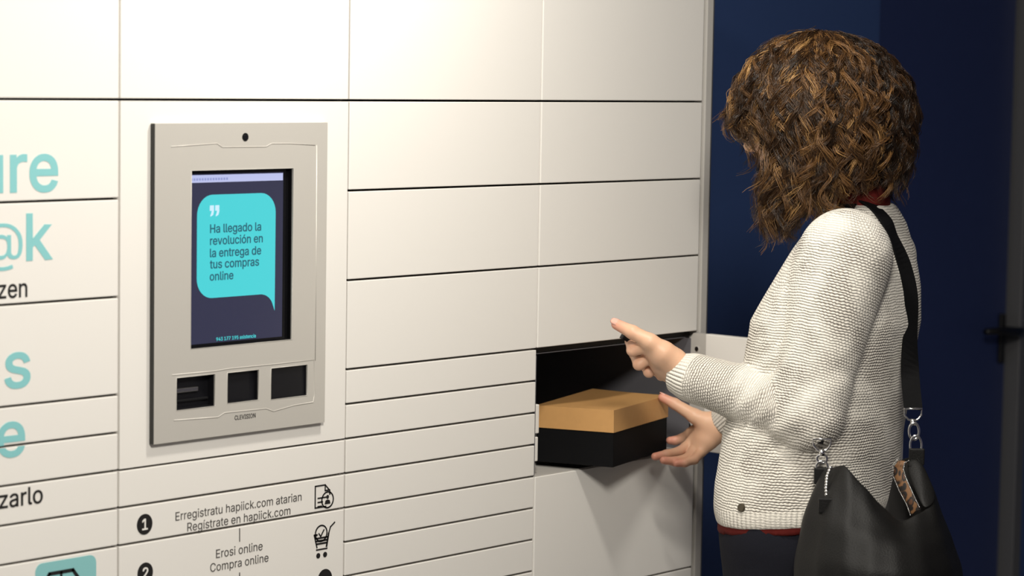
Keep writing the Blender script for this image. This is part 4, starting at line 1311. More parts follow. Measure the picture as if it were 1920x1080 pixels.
def hp3(f_, l_, u_):
    return H_C + HFW * f_ + HLF * l_ + HUP * u_


def head_f(P_):
    d = ell(P_, hp3(-0.012, 0, 0.030), HF, (0.092, 0.073, 0.088))            # skull
    d = smin(d, ell(P_, hp3(0.028, 0, -0.040), HF, (0.058, 0.057, 0.075)), 0.030)   # face
    d = smin(d, rc(P_, hp3(0.055, 0, -0.102), hp3(0.052, 0, -0.096), 0.018, 0.02), 0.022)  # chin
    for s_ in (-1, 1):
        d = smin(d, rc(P_, hp3(0.045, s_ * 0.018, -0.098), hp3(-0.012, s_ * 0.055, -0.060), 0.015, 0.016), 0.022)   # jaw
        d = smin(d, rc(P_, hp3(0.052, s_ * 0.038, -0.020), hp3(0.036, s_ * 0.050, -0.018), 0.014, 0.012), 0.02)     # cheekbone
        d = smin(d, rc(P_, hp3(0.078, s_ * 0.012, 0.026), hp3(0.066, s_ * 0.042, 0.024), 0.008, 0.007), 0.014)      # brow
        d = smax(d, -ell(P_, hp3(0.083, s_ * 0.031, 0.006), HF, (0.014, 0.016, 0.010)), 0.008)                      # eye socket
        d = smin(d, rc(P_, hp3(0.084, s_ * 0.011, -0.036), hp3(0.090, s_ * 0.008, -0.036), 0.0065, 0.0065), 0.006)  # nostril wing
        ear = ell(P_, hp3(-0.010, s_ * 0.073, -0.010), HF, (0.018, 0.008, 0.030))
        ear = smax(ear, -ell(P_, hp3(-0.008, s_ * 0.080, -0.008), HF, (0.010, 0.006, 0.018)), 0.004)
        d = smin(d, ear, 0.005)
    d = smin(d, rc(P_, hp3(0.078, 0, 0.016), hp3(0.102, 0, -0.030), 0.0075, 0.0105), 0.010)   # nose
    d = smin(d, rc(P_, hp3(0.080, -0.016, -0.064), hp3(0.080, 0.016, -0.064), 0.005, 0.005), 0.006)  # upper lip
    d = smin(d, rc(P_, hp3(0.078, -0.013, -0.074), hp3(0.078, 0.013, -0.074), 0.0058, 0.0058), 0.006)
    d = smax(d, -rc(P_, hp3(0.090, -0.020, -0.0690), hp3(0.090, 0.020, -0.0690), 0.0022, 0.0022), 0.002)
    return d


def body_f(P_):
    d = smax(torso(P_, -0.020, SZ[-1]), 0.84 - P_[:, 2], 0.02)
    d = smin(d, legs(P_, 0.0), 0.03)
    d = smin(d, rc(P_, N_LO - UP * 0.03, hp3(-0.02, 0, -0.06), 0.050, 0.050), 0.02)
    d = smin(d, head_f(P_), 0.015)
    for s_, e_, w_, dr_ in ((L_SH, L_EL, L_WR, lc), (R_SH, R_EL, R_WR, rcx)):
        d = smin(d, smin(rc(P_, s_, e_, 0.042, 0.036), rc(P_, e_, w_ - dr_ * 0.012, 0.038, 0.024), 0.01), 0.02)
    for a_ in (al, ar):
        d = smin(d, rc(P_, a_ + A3((0, 0, -0.035)), a_ + FW * 0.13 + A3((0, 0, -0.045)), 0.030, 0.024), 0.02)
    return smax(d, 0.004 - P_[:, 2], 0.002)


def hand_f(spec):
    prims = spec

    def f(P_):
        d = None
        for (pts, rad, k) in prims:
            q = None
            for (a, b_), (r0, r1) in zip(zip(pts[:-1], pts[1:]), zip(rad[:-1], rad[1:])):
                v = rc(P_, a, b_, r0, r1)
                q = v if q is None else smin(q, v, 0.004)
            d = q if d is None else smin(d, q, k)
        return d
    return f


# left hand round the phone: wrist, palm, thumb on top, four fingers curling under and round the far edge
Lw = (0.9298,-0.2823,1.0726)
Lw0 = tuple(A3(Lw) - lc * 0.05)
LHAND = [
    ([Lw0, Lw], [0.024, 0.0235], 0.01),
    ([(0.9173,-0.2895,1.0829), (0.9002,-0.2761,1.0952), (0.8873,-0.2595,1.1104)], [0.020, 0.0185, 0.0125], 0.012),     # index metacarpal
    ([(0.9327,-0.2778,1.0737), (0.9154,-0.2646,1.0826), (0.9044,-0.2509,1.0927)], [0.020, 0.018, 0.0125], 0.012),      # middle
    ([(0.9404,-0.2720,1.0690), (0.9302,-0.2598,1.0740), (0.9292,-0.2427,1.0796)], [0.019, 0.017, 0.0120], 0.012),        # ring
    ([(0.9441,-0.2692,1.0650), (0.9412,-0.2581,1.0659), (0.9514,-0.2390,1.0687)], [0.018, 0.015, 0.0110], 0.012),       # little
    ([(0.8873,-0.2595,1.1104), (0.8737,-0.2374,1.1034), (0.8939,-0.2163,1.1150), (0.9222,-0.2169,1.1237)], [0.0115, 0.0094, 0.0085, 0.0070], 0.0035),
    ([(0.9044,-0.2509,1.0927), (0.8910,-0.2374,1.0794), (0.9145,-0.2094,1.0918), (0.9435,-0.2107,1.1005)], [0.0115, 0.0096, 0.0085, 0.0072], 0.0030),
    ([(0.9292,-0.2427,1.0796), (0.9146,-0.2402,1.0655), (0.9387,-0.2085,1.0758), (0.9652,-0.2096,1.0881)], [0.0110, 0.0092, 0.0082, 0.0070], 0.0030),
    ([(0.9514,-0.2390,1.0687), (0.9402,-0.2459,1.0578), (0.9604,-0.2119,1.0637), (0.9795,-0.2123,1.0748)], [0.0100, 0.0082, 0.0074, 0.0064], 0.0030),
    ([(0.9126,-0.2908,1.0904), (0.8950,-0.2844,1.1033), (0.8777,-0.2701,1.1198)], [0.0190, 0.0175, 0.0130], 0.014),   # thenar
    ([(0.8777,-0.2701,1.1198), (0.8636,-0.2446,1.1343), (0.8572,-0.2162,1.1455)], [0.0130, 0.0112, 0.0088], 0.006),   # thumb
]
# right hand spread in a C round the end of the box
Rw = (1.2810,-0.1152,0.9273)
Rw0 = tuple(A3(Rw) - rcx * 0.05)
RHAND = [
    ([Rw0, Rw], [0.0225, 0.0225], 0.01),
    ([(1.2786,-0.1121,0.9301), (1.2725,-0.0837,0.9209), (1.2700,-0.0595,0.9098)], [0.0200, 0.0165, 0.0110], 0.012),
    ([(1.2744,-0.1154,0.9270), (1.2640,-0.0904,0.9119), (1.2532,-0.0728,0.8946)], [0.0200, 0.0170, 0.0115], 0.012),
    ([(1.2703,-0.1185,0.9248), (1.2582,-0.0997,0.9058), (1.2458,-0.0882,0.8865)], [0.0190, 0.0165, 0.0112], 0.012),
    ([(1.2701,-0.1187,0.9220), (1.2577,-0.1074,0.9009), (1.2439,-0.1017,0.8835)], [0.0180, 0.0150, 0.0105], 0.012),
    ([(1.2700,-0.0595,0.9098), (1.2706,-0.0389,0.8979), (1.2644,-0.0280,0.8934), (1.2557,-0.0226,0.8937)], [0.0098, 0.0085, 0.0078, 0.0070], 0.0035),
    ([(1.2532,-0.0728,0.8946), (1.2227,-0.0702,0.8821), (1.1956,-0.0626,0.8792), (1.1738,-0.0534,0.8766)], [0.0108, 0.0090, 0.0082, 0.0070], 0.0030),
    ([(1.2458,-0.0882,0.8865), (1.2151,-0.0931,0.8731), (1.1886,-0.0862,0.8703), (1.1701,-0.0755,0.8729)], [0.0104, 0.0088, 0.0080, 0.0068], 0.0025),
    ([(1.2439,-0.1017,0.8835), (1.2143,-0.1103,0.8732), (1.1924,-0.1058,0.8693), (1.1785,-0.0976,0.8689)], [0.0095, 0.0078, 0.0070, 0.0062], 0.0025),
    ([(1.2670,-0.1137,0.9333), (1.2558,-0.1006,0.9368), (1.2453,-0.0845,0.9456)], [0.0195, 0.0165, 0.0125], 0.014),
    ([(1.2453,-0.0845,0.9456), (1.2311,-0.0506,0.9655), (1.2203,-0.0310,0.9760)], [0.0125, 0.0098, 0.0078], 0.006),
]
parts = []
V, F_ = sdf_mesh(body_f, (0.74, -0.80, -0.01), (1.42, -0.04, 1.70), 0.0050)
parts.append((V, F_, np.zeros(len(V))))
for spec, w_ in ((LHAND, Lw), (RHAND, Rw)):
    allp = A3([p for s_ in spec for p in s_[0]])
    hf = hand_f(spec)
    V, F_ = sdf_mesh(hf, allp.min(0) - 0.03, allp.max(0) + 0.03, 0.0014)
    V = relax(V, F_, 2, 0.5)
    bl = np.zeros(len(V))
    for s_ in spec[5:9] + [spec[-1]]:
        tip = A3(s_[0][-1])
        bl = np.maximum(bl, np.exp(-((V - tip) ** 2).sum(1) / (2 * 0.013 ** 2)))
        for kp in s_[0][1:-1]:
            bl = np.maximum(bl, 0.35 * np.exp(-((V - A3(kp)) ** 2).sum(1) / (2 * 0.008 ** 2)))
    parts.append((V, F_, bl))
off = 0
VV, FF, BL = [], [], []
for V, F_, bl in parts:
    VV.append(V)
    FF.append(F_ + off)
    BL.append(bl)
    off += len(V)
me = np_mesh('body', np.concatenate(VV), np.concatenate(FF))
at = me.attributes.new('blush', 'FLOAT', 'POINT')
at.data.foreach_set('value', np.concatenate(BL).astype(f32))
body = link('body', me, M['skin'], person)

# nails
CAMP = A3((-2.28424, -2.75935, 1.55))


def nail(tip, prev, nrm, r, name='fingernail'):
    tip, prev = A3(tip), A3(prev)
    ax_ = (tip - prev) / np.linalg.norm(tip - prev)
    n_ = A3(nrm) - ax_ * (A3(nrm) @ ax_)
    n_ = n_ / np.linalg.norm(n_)
    s_ = np.cross(ax_, n_)
    b = bmesh.new()
    g = {}
    for i in range(7):
        for j in range(7):
            u, v = i / 6 * 2 - 1, j / 6 * 2 - 1
            w = math.sqrt(max(0.0, 1 - 0.55 * v ** 4))
            an = u * 0.95 * w
            rr_ = r * 1.02
            p = tip + ax_ * (v * r * 0.95 + r * 0.15) + (n_ * math.cos(an) + s_ * math.sin(an)) * rr_ * (1 - 0.18 * max(0, v) ** 2)
            g[i, j] = b.verts.new(p)
    for i in range(6):
        for j in range(6):
            b.faces.new([g[i, j], g[i + 1, j], g[i + 1, j + 1], g[i, j + 1]])
    o = bm_link(name, b, M['nail'], body, smooth=True)
    m_ = o.modifiers.new('thickness', 'SOLIDIFY')
    m_.thickness = 0.0006
    return o


M['nail'] = mat('nail', (0.74, 0.40, 0.32), 0.25, spec=0.6)
th = LHAND[-1][0]
nail(th[-1], th[-2], (-0.55, -0.35, 0.75), 0.0088)
th = RHAND[-1][0]
nail(th[-1], th[-2], (0.2, 0.3, 1.0), 0.0078)

# eyes and glasses
for s_ in (-1, 1):
    ce = hp3(0.0755, s_ * 0.031, 0.006)
    b = bmesh.new()
    bmesh.ops.create_uvsphere(b, u_segments=18, v_segments=12, radius=0.0115)
    for v in b.verts:
        v.co += Vector(ce)
    eye = bm_link('eye', b, M['eyewhite'], body, smooth=True)
    b = bmesh.new()
    c0 = A3(ce) + HFW * 0.0105
    add_tube(b, [Vector(c0), Vector(c0 + HFW * 0.0014)], 0.0052, 16)
    bm_link('iris', b, M['iris'], eye)
b = bmesh.new()
for s_ in (-1, 1):
    add_tube(b, [Vector(hp3(0.096, s_ * 0.033 + 0.022 * math.cos(k * math.pi / 12), -0.004 + 0.018 * math.sin(k * math.pi / 12))) for k in range(24)], 0.0013, 6, closed=True)
    add_tube(b, [Vector(hp3(0.095, s_ * 0.055, 0.002)), Vector(hp3(0.06, s_ * 0.074, 0.006)), Vector(hp3(-0.005, s_ * 0.080, 0.010)), Vector(hp3(-0.03, s_ * 0.079, -0.012))], 0.0015, 6)
add_tube(b, [Vector(hp3(0.096, -0.012, 0.002)), Vector(hp3(0.100, 0, 0.005)), Vector(hp3(0.096, 0.012, 0.002))], 0.0013, 6)
gl = bm_link('eyeglasses', b, M['frame'], person, 'thin dark eyeglasses', smooth=True)
for s_ in (-1, 1):
    b = bmesh.new()
    f0 = [b.verts.new(Vector(hp3(0.0955, s_ * 0.033 + 0.021 * math.cos(k * math.pi / 12), -0.004 + 0.017 * math.sin(k * math.pi / 12)))) for k in range(24)]
    f1 = [b.verts.new(v.co + Vector(HFW * 0.001)) for v in f0]
    b.faces.new(f0)
    b.faces.new(list(reversed(f1)))
    for k in range(24):
        b.faces.new([f0[k], f0[(k + 1) % 24], f1[(k + 1) % 24], f1[k]])
    bm_link('spectacle_lens', b, M['lens'], gl)

# thin band on the right wrist
wc = A3(Rw) - rcx * 0.004
u_ = np.cross(rcx, [0, 0, 1.0])
u_ /= np.linalg.norm(u_)
v_ = np.cross(rcx, u_)
b = bmesh.new()
add_tube(b, ring_pts(wc, u_, v_, 0.0238, 0.0238, 28), 0.0016, 8, closed=True)
bm_link('wrist_band', b, M['frame'], person, 'thin dark band on the right wrist', smooth=True)

# ---- hair: dark under-volume plus many curled locks
rng = np.random.RandomState(7)
HC = A3((1.1156,-0.4241,1.4835))
HB = rot_frame(R(14))
BFW, BLF, BUP = HB


def env(phi, u):
    """horizontal radius of the hair mass at azimuth phi (0 front, + left) and height u"""
    rf = 0.150 - 0.006 * np.cos(phi)
    rl = 0.128
    r_ = 1 / np.sqrt((np.cos(phi) / rf) ** 2 + (np.sin(phi) / rl) ** 2)
    dome = np.sqrt(np.clip(1 - (np.clip(u, 0, None) / 0.142) ** 2.0, 0, 1))
    taper = 1 - 0.30 * (np.clip(-u, 0, None) / 0.21) ** 1.6
    dent = 1 - 0.20 * np.exp(-((u + 0.058) / 0.026) ** 2) * np.exp(-((phi - 0.65) / 0.75) ** 2)
    return r_ * dome * taper * dent


def u_end(phi):
    d = np.degrees((phi + np.pi) % (2 * np.pi) - np.pi)
    xs_ = [-180, -130, -80, -40, -12, 0, 18, 50, 62, 72, 90, 108, 128, 180]
    us_ = [-0.125, -0.125, -0.15, -0.15, -0.07, -0.030, -0.030, -0.030, -0.050, -0.200, -0.205, -0.172, -0.120, -0.122]
    return np.interp(d, xs_, us_)


def hair_core(P_):
    q = P_ - HC.astype(f32)
    f_, l_, u__ = q @ BFW.astype(f32), q @ BLF.astype(f32), q @ BUP.astype(f32)
    ph = np.arctan2(l_, f_)
    rr_ = np.sqrt(f_ ** 2 + l_ ** 2)
    e = env(ph, u__ * 1.02) - 0.020
    d = (rr_ - e) * 0.7
    d = smax(d, u__ - 0.128, 0.01)
    d = smax(d, (u_end(ph) + 0.045) - u__, 0.012)
    d = d + 0.004 * wob(P_, 90, 12)
    # leave the face free
    d = smax(d, -ell(P_, hp3(0.125, 0.0, -0.045), HF, (0.105, 0.066, 0.085)), 0.01)
    return d


V, F_ = sdf_mesh(hair_core, HC - 0.22, HC + 0.2, 0.005)
core = (V, F_)
NL, NS, NP = 1080, 18, 36
SV, SF, ST_ = [], [], []
t = np.linspace(0, 1, NP)
voff = len(V)
tri = 3
for L_ in range(NL):
    phi = rng.uniform(-math.pi, math.pi) if L_ % 5 else rng.uniform(1.24, 1.95)
    layer = rng.rand() ** 0.7
    dphi = abs(math.degrees(phi))
    ue = float(u_end(A3([phi]))[0]) + rng.normal() * 0.014 + 0.05 * (rng.rand() ** 2)
    th0 = math.radians(rng.uniform(3, 74) if rng.rand() < 0.75 else rng.uniform(2, 30))
    if abs(math.degrees(phi)) < 24 and th0 > R(46):
        th0 = math.radians(rng.uniform(3, 44))
    shell = 0.80 + 0.20 * layer + (0.05 if rng.rand() < 0.15 else 0)
    # arc along the dome, then down
    arc = (math.pi / 2 - th0) * 0.15
    total = arc + max(0.01, -ue)
    sdist = t * total
    ondome = sdist < arc
    thv = np.where(ondome, th0 + sdist / 0.15, math.pi / 2)
    uu = np.where(ondome, 0.142 * np.cos(thv), -(sdist - arc)) * (0.88 + 0.12 * layer)
    drift = rng.normal() * 0.20
    if 1.10 < phi < 1.9:
        drift = -rng.uniform(0.05, 0.62)
    ph = phi + drift * t ** 3.5
    rad = env(ph, np.where(ondome, uu / (0.88 + 0.12 * layer), uu)) * shell
    # short of the end the lock may tuck in or flick out
    flick = rng.normal() * 0.016 - (0.008 if abs(phi) > 2.0 else 0)
    rad = rad + flick * np.clip((t - 0.6) / 0.4, 0, 1) ** 2
    base = HC[None] + (np.cos(ph) * rad)[:, None] * BFW + (np.sin(ph) * rad)[:, None] * BLF + uu[:, None] * BUP
    tang = np.gradient(base, axis=0)
    tang /= np.linalg.norm(tang, axis=1)[:, None] + 1e-9
    outw = (np.cos(ph))[:, None] * BFW + (np.sin(ph))[:, None] * BLF + 0.3 * BUP
    side = np.cross(tang, outw)
    side /= np.linalg.norm(side, axis=1)[:, None] + 1e-9
    nrm = np.cross(side, tang)
    wl = rng.uniform(0.052, 0.105)
    amp = rng.uniform(0.0040, 0.0120) * np.clip((sdist + 0.0) / 0.085, 0.10, 1) * (1 + 0.35 * t)
    p0 = rng.uniform(0, 6.28)
    hand = rng.choice([-1, 1])
    ph_c = p0 + hand * 2 * math.pi * sdist / wl + 0.6 * np.sin(sdist * 40 + p0)
    lockr = rng.uniform(0.0025, 0.0052)
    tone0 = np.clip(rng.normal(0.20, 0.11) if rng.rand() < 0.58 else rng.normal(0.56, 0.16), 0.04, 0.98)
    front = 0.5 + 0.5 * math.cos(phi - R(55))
    tone0 = float(np.clip(tone0 + 0.26 * (front - 0.62), 0.03, 0.95))  # lit front left and shaded back of the hair painted into the tone
    for k in range(NS):
        a0 = rng.uniform(0, 6.28)
        r0 = lockr * math.sqrt(rng.rand()) * (2.2 if rng.rand() < 0.05 else 1.0)
        tw = rng.normal() * 1.2
        w = r0 * (0.85 + 0.5 * t - 0.8 * t ** 3)
        ss = np.sin(ph_c + rng.normal() * 0.25) * amp + np.cos(a0 + tw * t) * w
        nn = np.cos(ph_c + rng.normal() * 0.25) * amp * 0.8 + np.sin(a0 + tw * t) * w * 0.8
        fz = rng.normal(size=(1, 3)) * 0.002 * t[:, None] + 0.0012 * np.sin(sdist[:, None] * rng.uniform(120, 260) + rng.uniform(0, 6.28, (1, 3)))
        pts = base + side * ss[:, None] + nrm * nn[:, None] + fz
        end = rng.uniform(0.86, 1.0)
        pts = base[:1] * 0 + np.stack([np.interp(t * end, t, pts[:, c]) for c in range(3)], 1)
        sr = rng.uniform(0.00030, 0.00062) * (1 - 0.55 * t ** 3)
        tg = np.gradient(pts, axis=0)
        tg /= np.linalg.norm(tg, axis=1)[:, None] + 1e-9
        s1 = np.cross(tg, outw)
        s1 /= np.linalg.norm(s1, axis=1)[:, None] + 1e-9
        s2 = np.cross(tg, s1)
        ring = np.stack([pts + (s1 * math.cos(2 * math.pi * c / tri) + s2 * math.sin(2 * math.pi * c / tri)) * sr[:, None] for c in range(tri)], 1)
        SV.append(ring.reshape(-1, 3))
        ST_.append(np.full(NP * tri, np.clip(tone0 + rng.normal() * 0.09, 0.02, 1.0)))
idx = np.arange(NP * tri).reshape(NP, tri)
q1 = np.stack([idx[:-1], np.roll(idx, -1, 1)[:-1], np.roll(idx, -1, 1)[1:], idx[1:]], -1).reshape(-1, 4)
nstr = len(SV)
FH = (q1[None] + (np.arange(nstr) * NP * tri)[:, None, None]).reshape(-1, 4) + voff
HV = np.concatenate([core[0]] + SV)
HFc = np.concatenate([core[1], FH])
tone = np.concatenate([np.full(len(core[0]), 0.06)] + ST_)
# keep strands out of the sweater and off the cheek
strand = np.arange(len(HV)) >= voff
for fn, mg in ((sweater_f, 0.002),):
    sel = np.where(strand & (HV[:, 2] < 1.40))[0]
    Pq = HV[sel].astype(f32)
    dd = fn(Pq)
    ins = dd < mg
    pts = Pq[ins]
    if len(pts):
        for _ in range(2):
            v0 = fn(pts)
            e = 0.002
            g = np.stack([fn(pts + A3(v, dtype=f32) * e) - v0 for v in np.eye(3)], 1) / e
            g /= np.linalg.norm(g, axis=1)[:, None] + 1e-6
            pts = pts + (g * np.maximum(mg + 0.002 - v0, 0)[:, None]).astype(f32)
        HV[sel[ins]] = pts
me = np_mesh('hair', HV, HFc)
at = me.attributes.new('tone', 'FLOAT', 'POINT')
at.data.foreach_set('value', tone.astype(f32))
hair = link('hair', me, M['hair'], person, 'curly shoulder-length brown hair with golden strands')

# ------------------------------------------------------------------ phone in her left hand
pc0, pc1 = A3((0.8734,-0.2114,1.1257)), A3((0.9120,-0.2704,1.0903))
ph_l = pc0 - pc1
plen = 0.128
ph_l /= np.linalg.norm(ph_l)
vw = (pc0 + pc1) / 2 - CAMP
vw /= np.linalg.norm(vw)
ph_n = np.cross(vw, ph_l)
ph_n /= np.linalg.norm(ph_n)
if ph_n[2] < 0:
    ph_n = -ph_n
ph_w = np.cross(ph_n, ph_l)
if ph_w @ vw < 0:
    ph_w = -ph_w
pcent = pc0 - ph_l * plen / 2 + ph_w * 0.033
Mx = Matrix((( *ph_w, 0), (*ph_l, 0), (*ph_n, 0), (0, 0, 0, 1))).transposed().to_4x4()
Mx.translation = Vector(pcent)
ph = empty('smartphone', 'black smartphone gripped in the woman\'s left hand', 'phone', tuple(pcent))


def phone_part(name, w, l_, z0, z1, m, bev):
    b = bmesh.new()
    add_box(b, -w, w, -l_, l_, z0, z1)
    ve = [e for e in b.edges if abs(e.verts[0].co.z - e.verts[1].co.z) > 1e-5]
    bmesh.ops.bevel(b, geom=ve, offset=bev, segments=5, affect='EDGES', profile=0.5)
    b.transform(Mx)
    return bm_link(name, b, m, ph)


phone_part('phone_body', 0.0325, plen / 2, -0.0040, 0.0032, M['blackmetal'], 0.008)
phone_part('phone_screen', 0.0315, plen / 2 - 0.001, 0.0032, 0.0040, M['phone'], 0.007)

# ------------------------------------------------------------------ handbag on her left hip
bagc = A3((0.9451,-0.6698,0.8519))
hb = empty('handbag', 'black slouchy leather shoulder bag hanging at the woman\'s hip', 'handbag', tuple(bagc))
rim = [(0.9018,-0.5937,0.9423), (0.8931,-0.6199,0.9563), (0.8843,-0.6471,0.9629), (0.8776,-0.6804,0.9397), (0.8873,-0.7104,0.9105), (0.9031,-0.7390,0.8863),
       (0.9368,-0.7531,0.8970), (0.9769,-0.7510,0.9133), (0.9992,-0.7277,0.9359), (1.0084,-0.6957,0.9703), (1.0181,-0.6627,0.9596), (1.0251,-0.6433,0.9363),
       (1.0282,-0.6368,0.8962), (1.0162,-0.6281,0.8584), (0.9821,-0.6103,0.8730), (0.9414,-0.5963,0.9181)]
n_ = len(rim)
# near side indices 0..7, back end 8..9, far side 10..15
mids = [
    [(0.8822,-0.5848,0.8985), (0.8436,-0.6387,0.9058), (0.8387,-0.6711,0.9064), (0.8409,-0.7054,0.8944), (0.8528,-0.7359,0.8808), (0.8754,-0.7630,0.8695),
     (0.9159,-0.7784,0.8704), (0.9710,-0.7721,0.8748), (1.0130,-0.7444,0.8700), (1.0389,-0.7129,0.8710), (1.0521,-0.6757,0.8644), (1.0511,-0.6452,0.8563),
     (1.0432,-0.6230,0.8415), (1.0206,-0.6061,0.8336), (0.9865,-0.5882,0.8483), (0.9406,-0.5784,0.8739)],
    [(0.8647,-0.5799,0.8417), (0.8191,-0.6408,0.8519), (0.8056,-0.6856,0.8558), (0.8112,-0.7228,0.8522), (0.8271,-0.7566,0.8468), (0.8568,-0.7833,0.8426),
     (0.9024,-0.7973,0.8408), (0.9723,-0.7857,0.8396), (1.0219,-0.7593,0.8334), (1.0605,-0.7204,0.8271), (1.0741,-0.6762,0.8192), (1.0685,-0.6406,0.8107),
     (1.0501,-0.6128,0.8050), (1.0218,-0.5883,0.8053), (0.9821,-0.5721,0.8169), (0.9262,-0.5675,0.8320)],
    [(0.8563,-0.5789,0.7761), (0.8032,-0.6460,0.7896), (0.7913,-0.6926,0.7943), (0.7945,-0.7339,0.7960), (0.8162,-0.7665,0.7937), (0.8476,-0.7946,0.7918),
     (0.8995,-0.8083,0.7895), (0.9722,-0.7998,0.7883), (1.0278,-0.7728,0.7804), (1.0694,-0.7306,0.7682), (1.0803,-0.6833,0.7596), (1.0713,-0.6439,0.7507),
     (1.0511,-0.6142,0.7449), (1.0205,-0.5871,0.7452), (0.9731,-0.5702,0.7538), (0.9157,-0.5637,0.7696)],
    [(0.8562,-0.5896,0.6944), (0.8144,-0.6468,0.7063), (0.8067,-0.6906,0.7106), (0.8133,-0.7280,0.7141), (0.8332,-0.7582,0.7143), (0.8638,-0.7852,0.7138),
     (0.9095,-0.7993,0.7120), (0.9728,-0.7958,0.7078), (1.0191,-0.7735,0.7001), (1.0478,-0.7391,0.6899), (1.0513,-0.6984,0.6827), (1.0405,-0.6642,0.6771),
     (1.0218,-0.6358,0.6738), (0.9925,-0.6101,0.6743), (0.9505,-0.5921,0.6797), (0.9016,-0.5812,0.6874)],
    [(0.8778,-0.6184,0.6606), (0.8576,-0.6478,0.6672), (0.8561,-0.6759,0.6706), (0.8659,-0.7021,0.6718), (0.8820,-0.7278,0.6735), (0.9087,-0.7505,0.6729),
     (0.9397,-0.7631,0.6715), (0.9740,-0.7645,0.6676), (0.9976,-0.7538,0.6636), (1.0112,-0.7321,0.6576), (1.0139,-0.7055,0.6526), (1.0058,-0.6815,0.6499),
     (0.9865,-0.6596,0.6494), (0.9619,-0.6392,0.6501), (0.9348,-0.6235,0.6519), (0.9030,-0.6172,0.6562)],
]


def loft(loops, close=True, wob_amp=0.0):
    b = bmesh.new()
    rows = [[b.verts.new(p) for p in lp] for lp in loops]
    for A_, B_ in zip(rows[:-1], rows[1:]):
        for k in range(len(A_)):
            k2 = (k + 1) % len(A_)
            b.faces.new([A_[k], A_[k2], B_[k2], B_[k]])
    if close:
        b.faces.new(rows[-1])
    return b


inner = [[tuple(A3(p) + (bagc - A3(p)) * s_ + A3((0, 0, -0.004 - dz_))) for p in rim] for s_, dz_ in ((0.035, 0.0), (0.06, 0.03), (0.06, 0.10))]
b = loft([rim] + mids)
bm_link('tmp', b, M['leather'], hb, smooth=True)
bagbody = bpy.data.objects['tmp']
bagbody.name = 'bag_body'
bagbody.data.name = 'bag_body'
# leather folds: drag some vertices of the near panel in and out
bmx = bmesh.new()
bmx.from_mesh(bagbody.data)
bmesh.ops.subdivide_edges(bmx, edges=bmx.edges[:], cuts=3, use_grid_fill=True, smooth=1.0)
cr = [((0.8820,-0.6305,0.9538), (0.8117,-0.7210,0.8117), 0.008, 0.010), ((0.8780,-0.6579,0.9411), (0.8447,-0.7882,0.8169), -0.006, 0.016),
      ((0.8882,-0.6103,0.9300), (0.8045,-0.6831,0.8071), -0.007, 0.008), ((0.8942,-0.7449,0.8808), (0.8133,-0.7527,0.8161), 0.005, 0.018)]
bmx.normal_update()
for v in bmx.verts:
    w = Vector(v.co) + Vector(bagc)
    dsp = 0.0
    for a_, e_, am, wd in cr:
        a_, e_ = Vector(a_), Vector(e_)
        k = max(0, min(1, (w - a_).dot(e_ - a_) / (e_ - a_).length_squared))
        d = (w - (a_ + (e_ - a_) * k)).length
        dsp += am * math.exp(-(d / wd) ** 2) * math.sin(math.pi * min(1, 0.15 + k))
    v.co -= v.normal * dsp
def clear_of(P_):
    return np.minimum(sweater_f(P_), jeans_f(P_))


vv = A3([tuple(v.co) for v in bmx.verts]) + bagc
for _ in range(3):
    v0 = clear_of(vv.astype(f32))
    g = np.stack([clear_of((vv + np.eye(3)[k] * 0.002).astype(f32)) - v0 for k in range(3)], 1) / 0.002
    g /= np.linalg.norm(g, axis=1)[:, None] + 1e-6
    vv += g * np.clip(0.006 - v0, 0, 0.05)[:, None]
for v, q in zip(bmx.verts, vv - bagc):
    v.co = Vector(q)
bmx.to_mesh(bagbody.data)
bmx.free()
bagbody.data.polygons.foreach_set('use_smooth', [True] * len(bagbody.data.polygons))
m_ = bagbody.modifiers.new('thickness', 'SOLIDIFY')
m_.thickness = 0.003
m_.offset = -1
m_ = bagbody.modifiers.new('smooth', 'SUBSURF')
m_.levels = 1
m_.render_levels = 2
# lining inside
b = loft(inner, close=False)
ln = bm_link('lining', b, M['lining'], hb, 'black lining inside the bag', smooth=True)
m_ = ln.modifiers.new('smooth', 'SUBSURF')
m_.levels = m_.render_levels = 2
# folded leather flap with zips at the back end
flap = [(0.9881,-0.6857,0.9637), (0.9986,-0.7057,0.9724), (0.9917,-0.7281,0.9492), (0.9768,-0.7547,0.9187), (0.9588,-0.7615,0.9077), (0.9396,-0.7560,0.8995), (0.9491,-0.7390,0.9142), (0.9710,-0.7091,0.9385)]
b = bmesh.new()
cv = b.verts.new(tuple(A3(flap).mean(0) + A3((-0.006, -0.006, 0))))
fv = [b.verts.new(p) for p in flap]
for k in range(len(fv)):
    b.faces.new([fv[k], fv[(k + 1) % len(fv)], cv])
fl = bm_link('bag_flap', b, M['leather'], hb, smooth=True)
m_ = fl.modifiers.new('thickness', 'SOLIDIFY')
m_.thickness = 0.003
m_ = fl.modifiers.new('smooth', 'SUBSURF')
m_.levels = m_.render_levels = 2


def zipper(path, name, r=0.0016, step=0.0026):
    pts = [Vector(p) for p in path]
    out = []
    for a_, e_ in zip(pts[:-1], pts[1:]):
        n = max(1, int((e_ - a_).length / step))
        for k in range(n):
            out.append(a_.lerp(e_, k / n))
    b = bmesh.new()
    for k, p in enumerate(out):
        bmesh.ops.create_icosphere(b, subdivisions=1, radius=r, matrix=Matrix.Translation(p))
    return bm_link(name, b, M['steel'], hb, 'row of silver zip teeth', smooth=True)


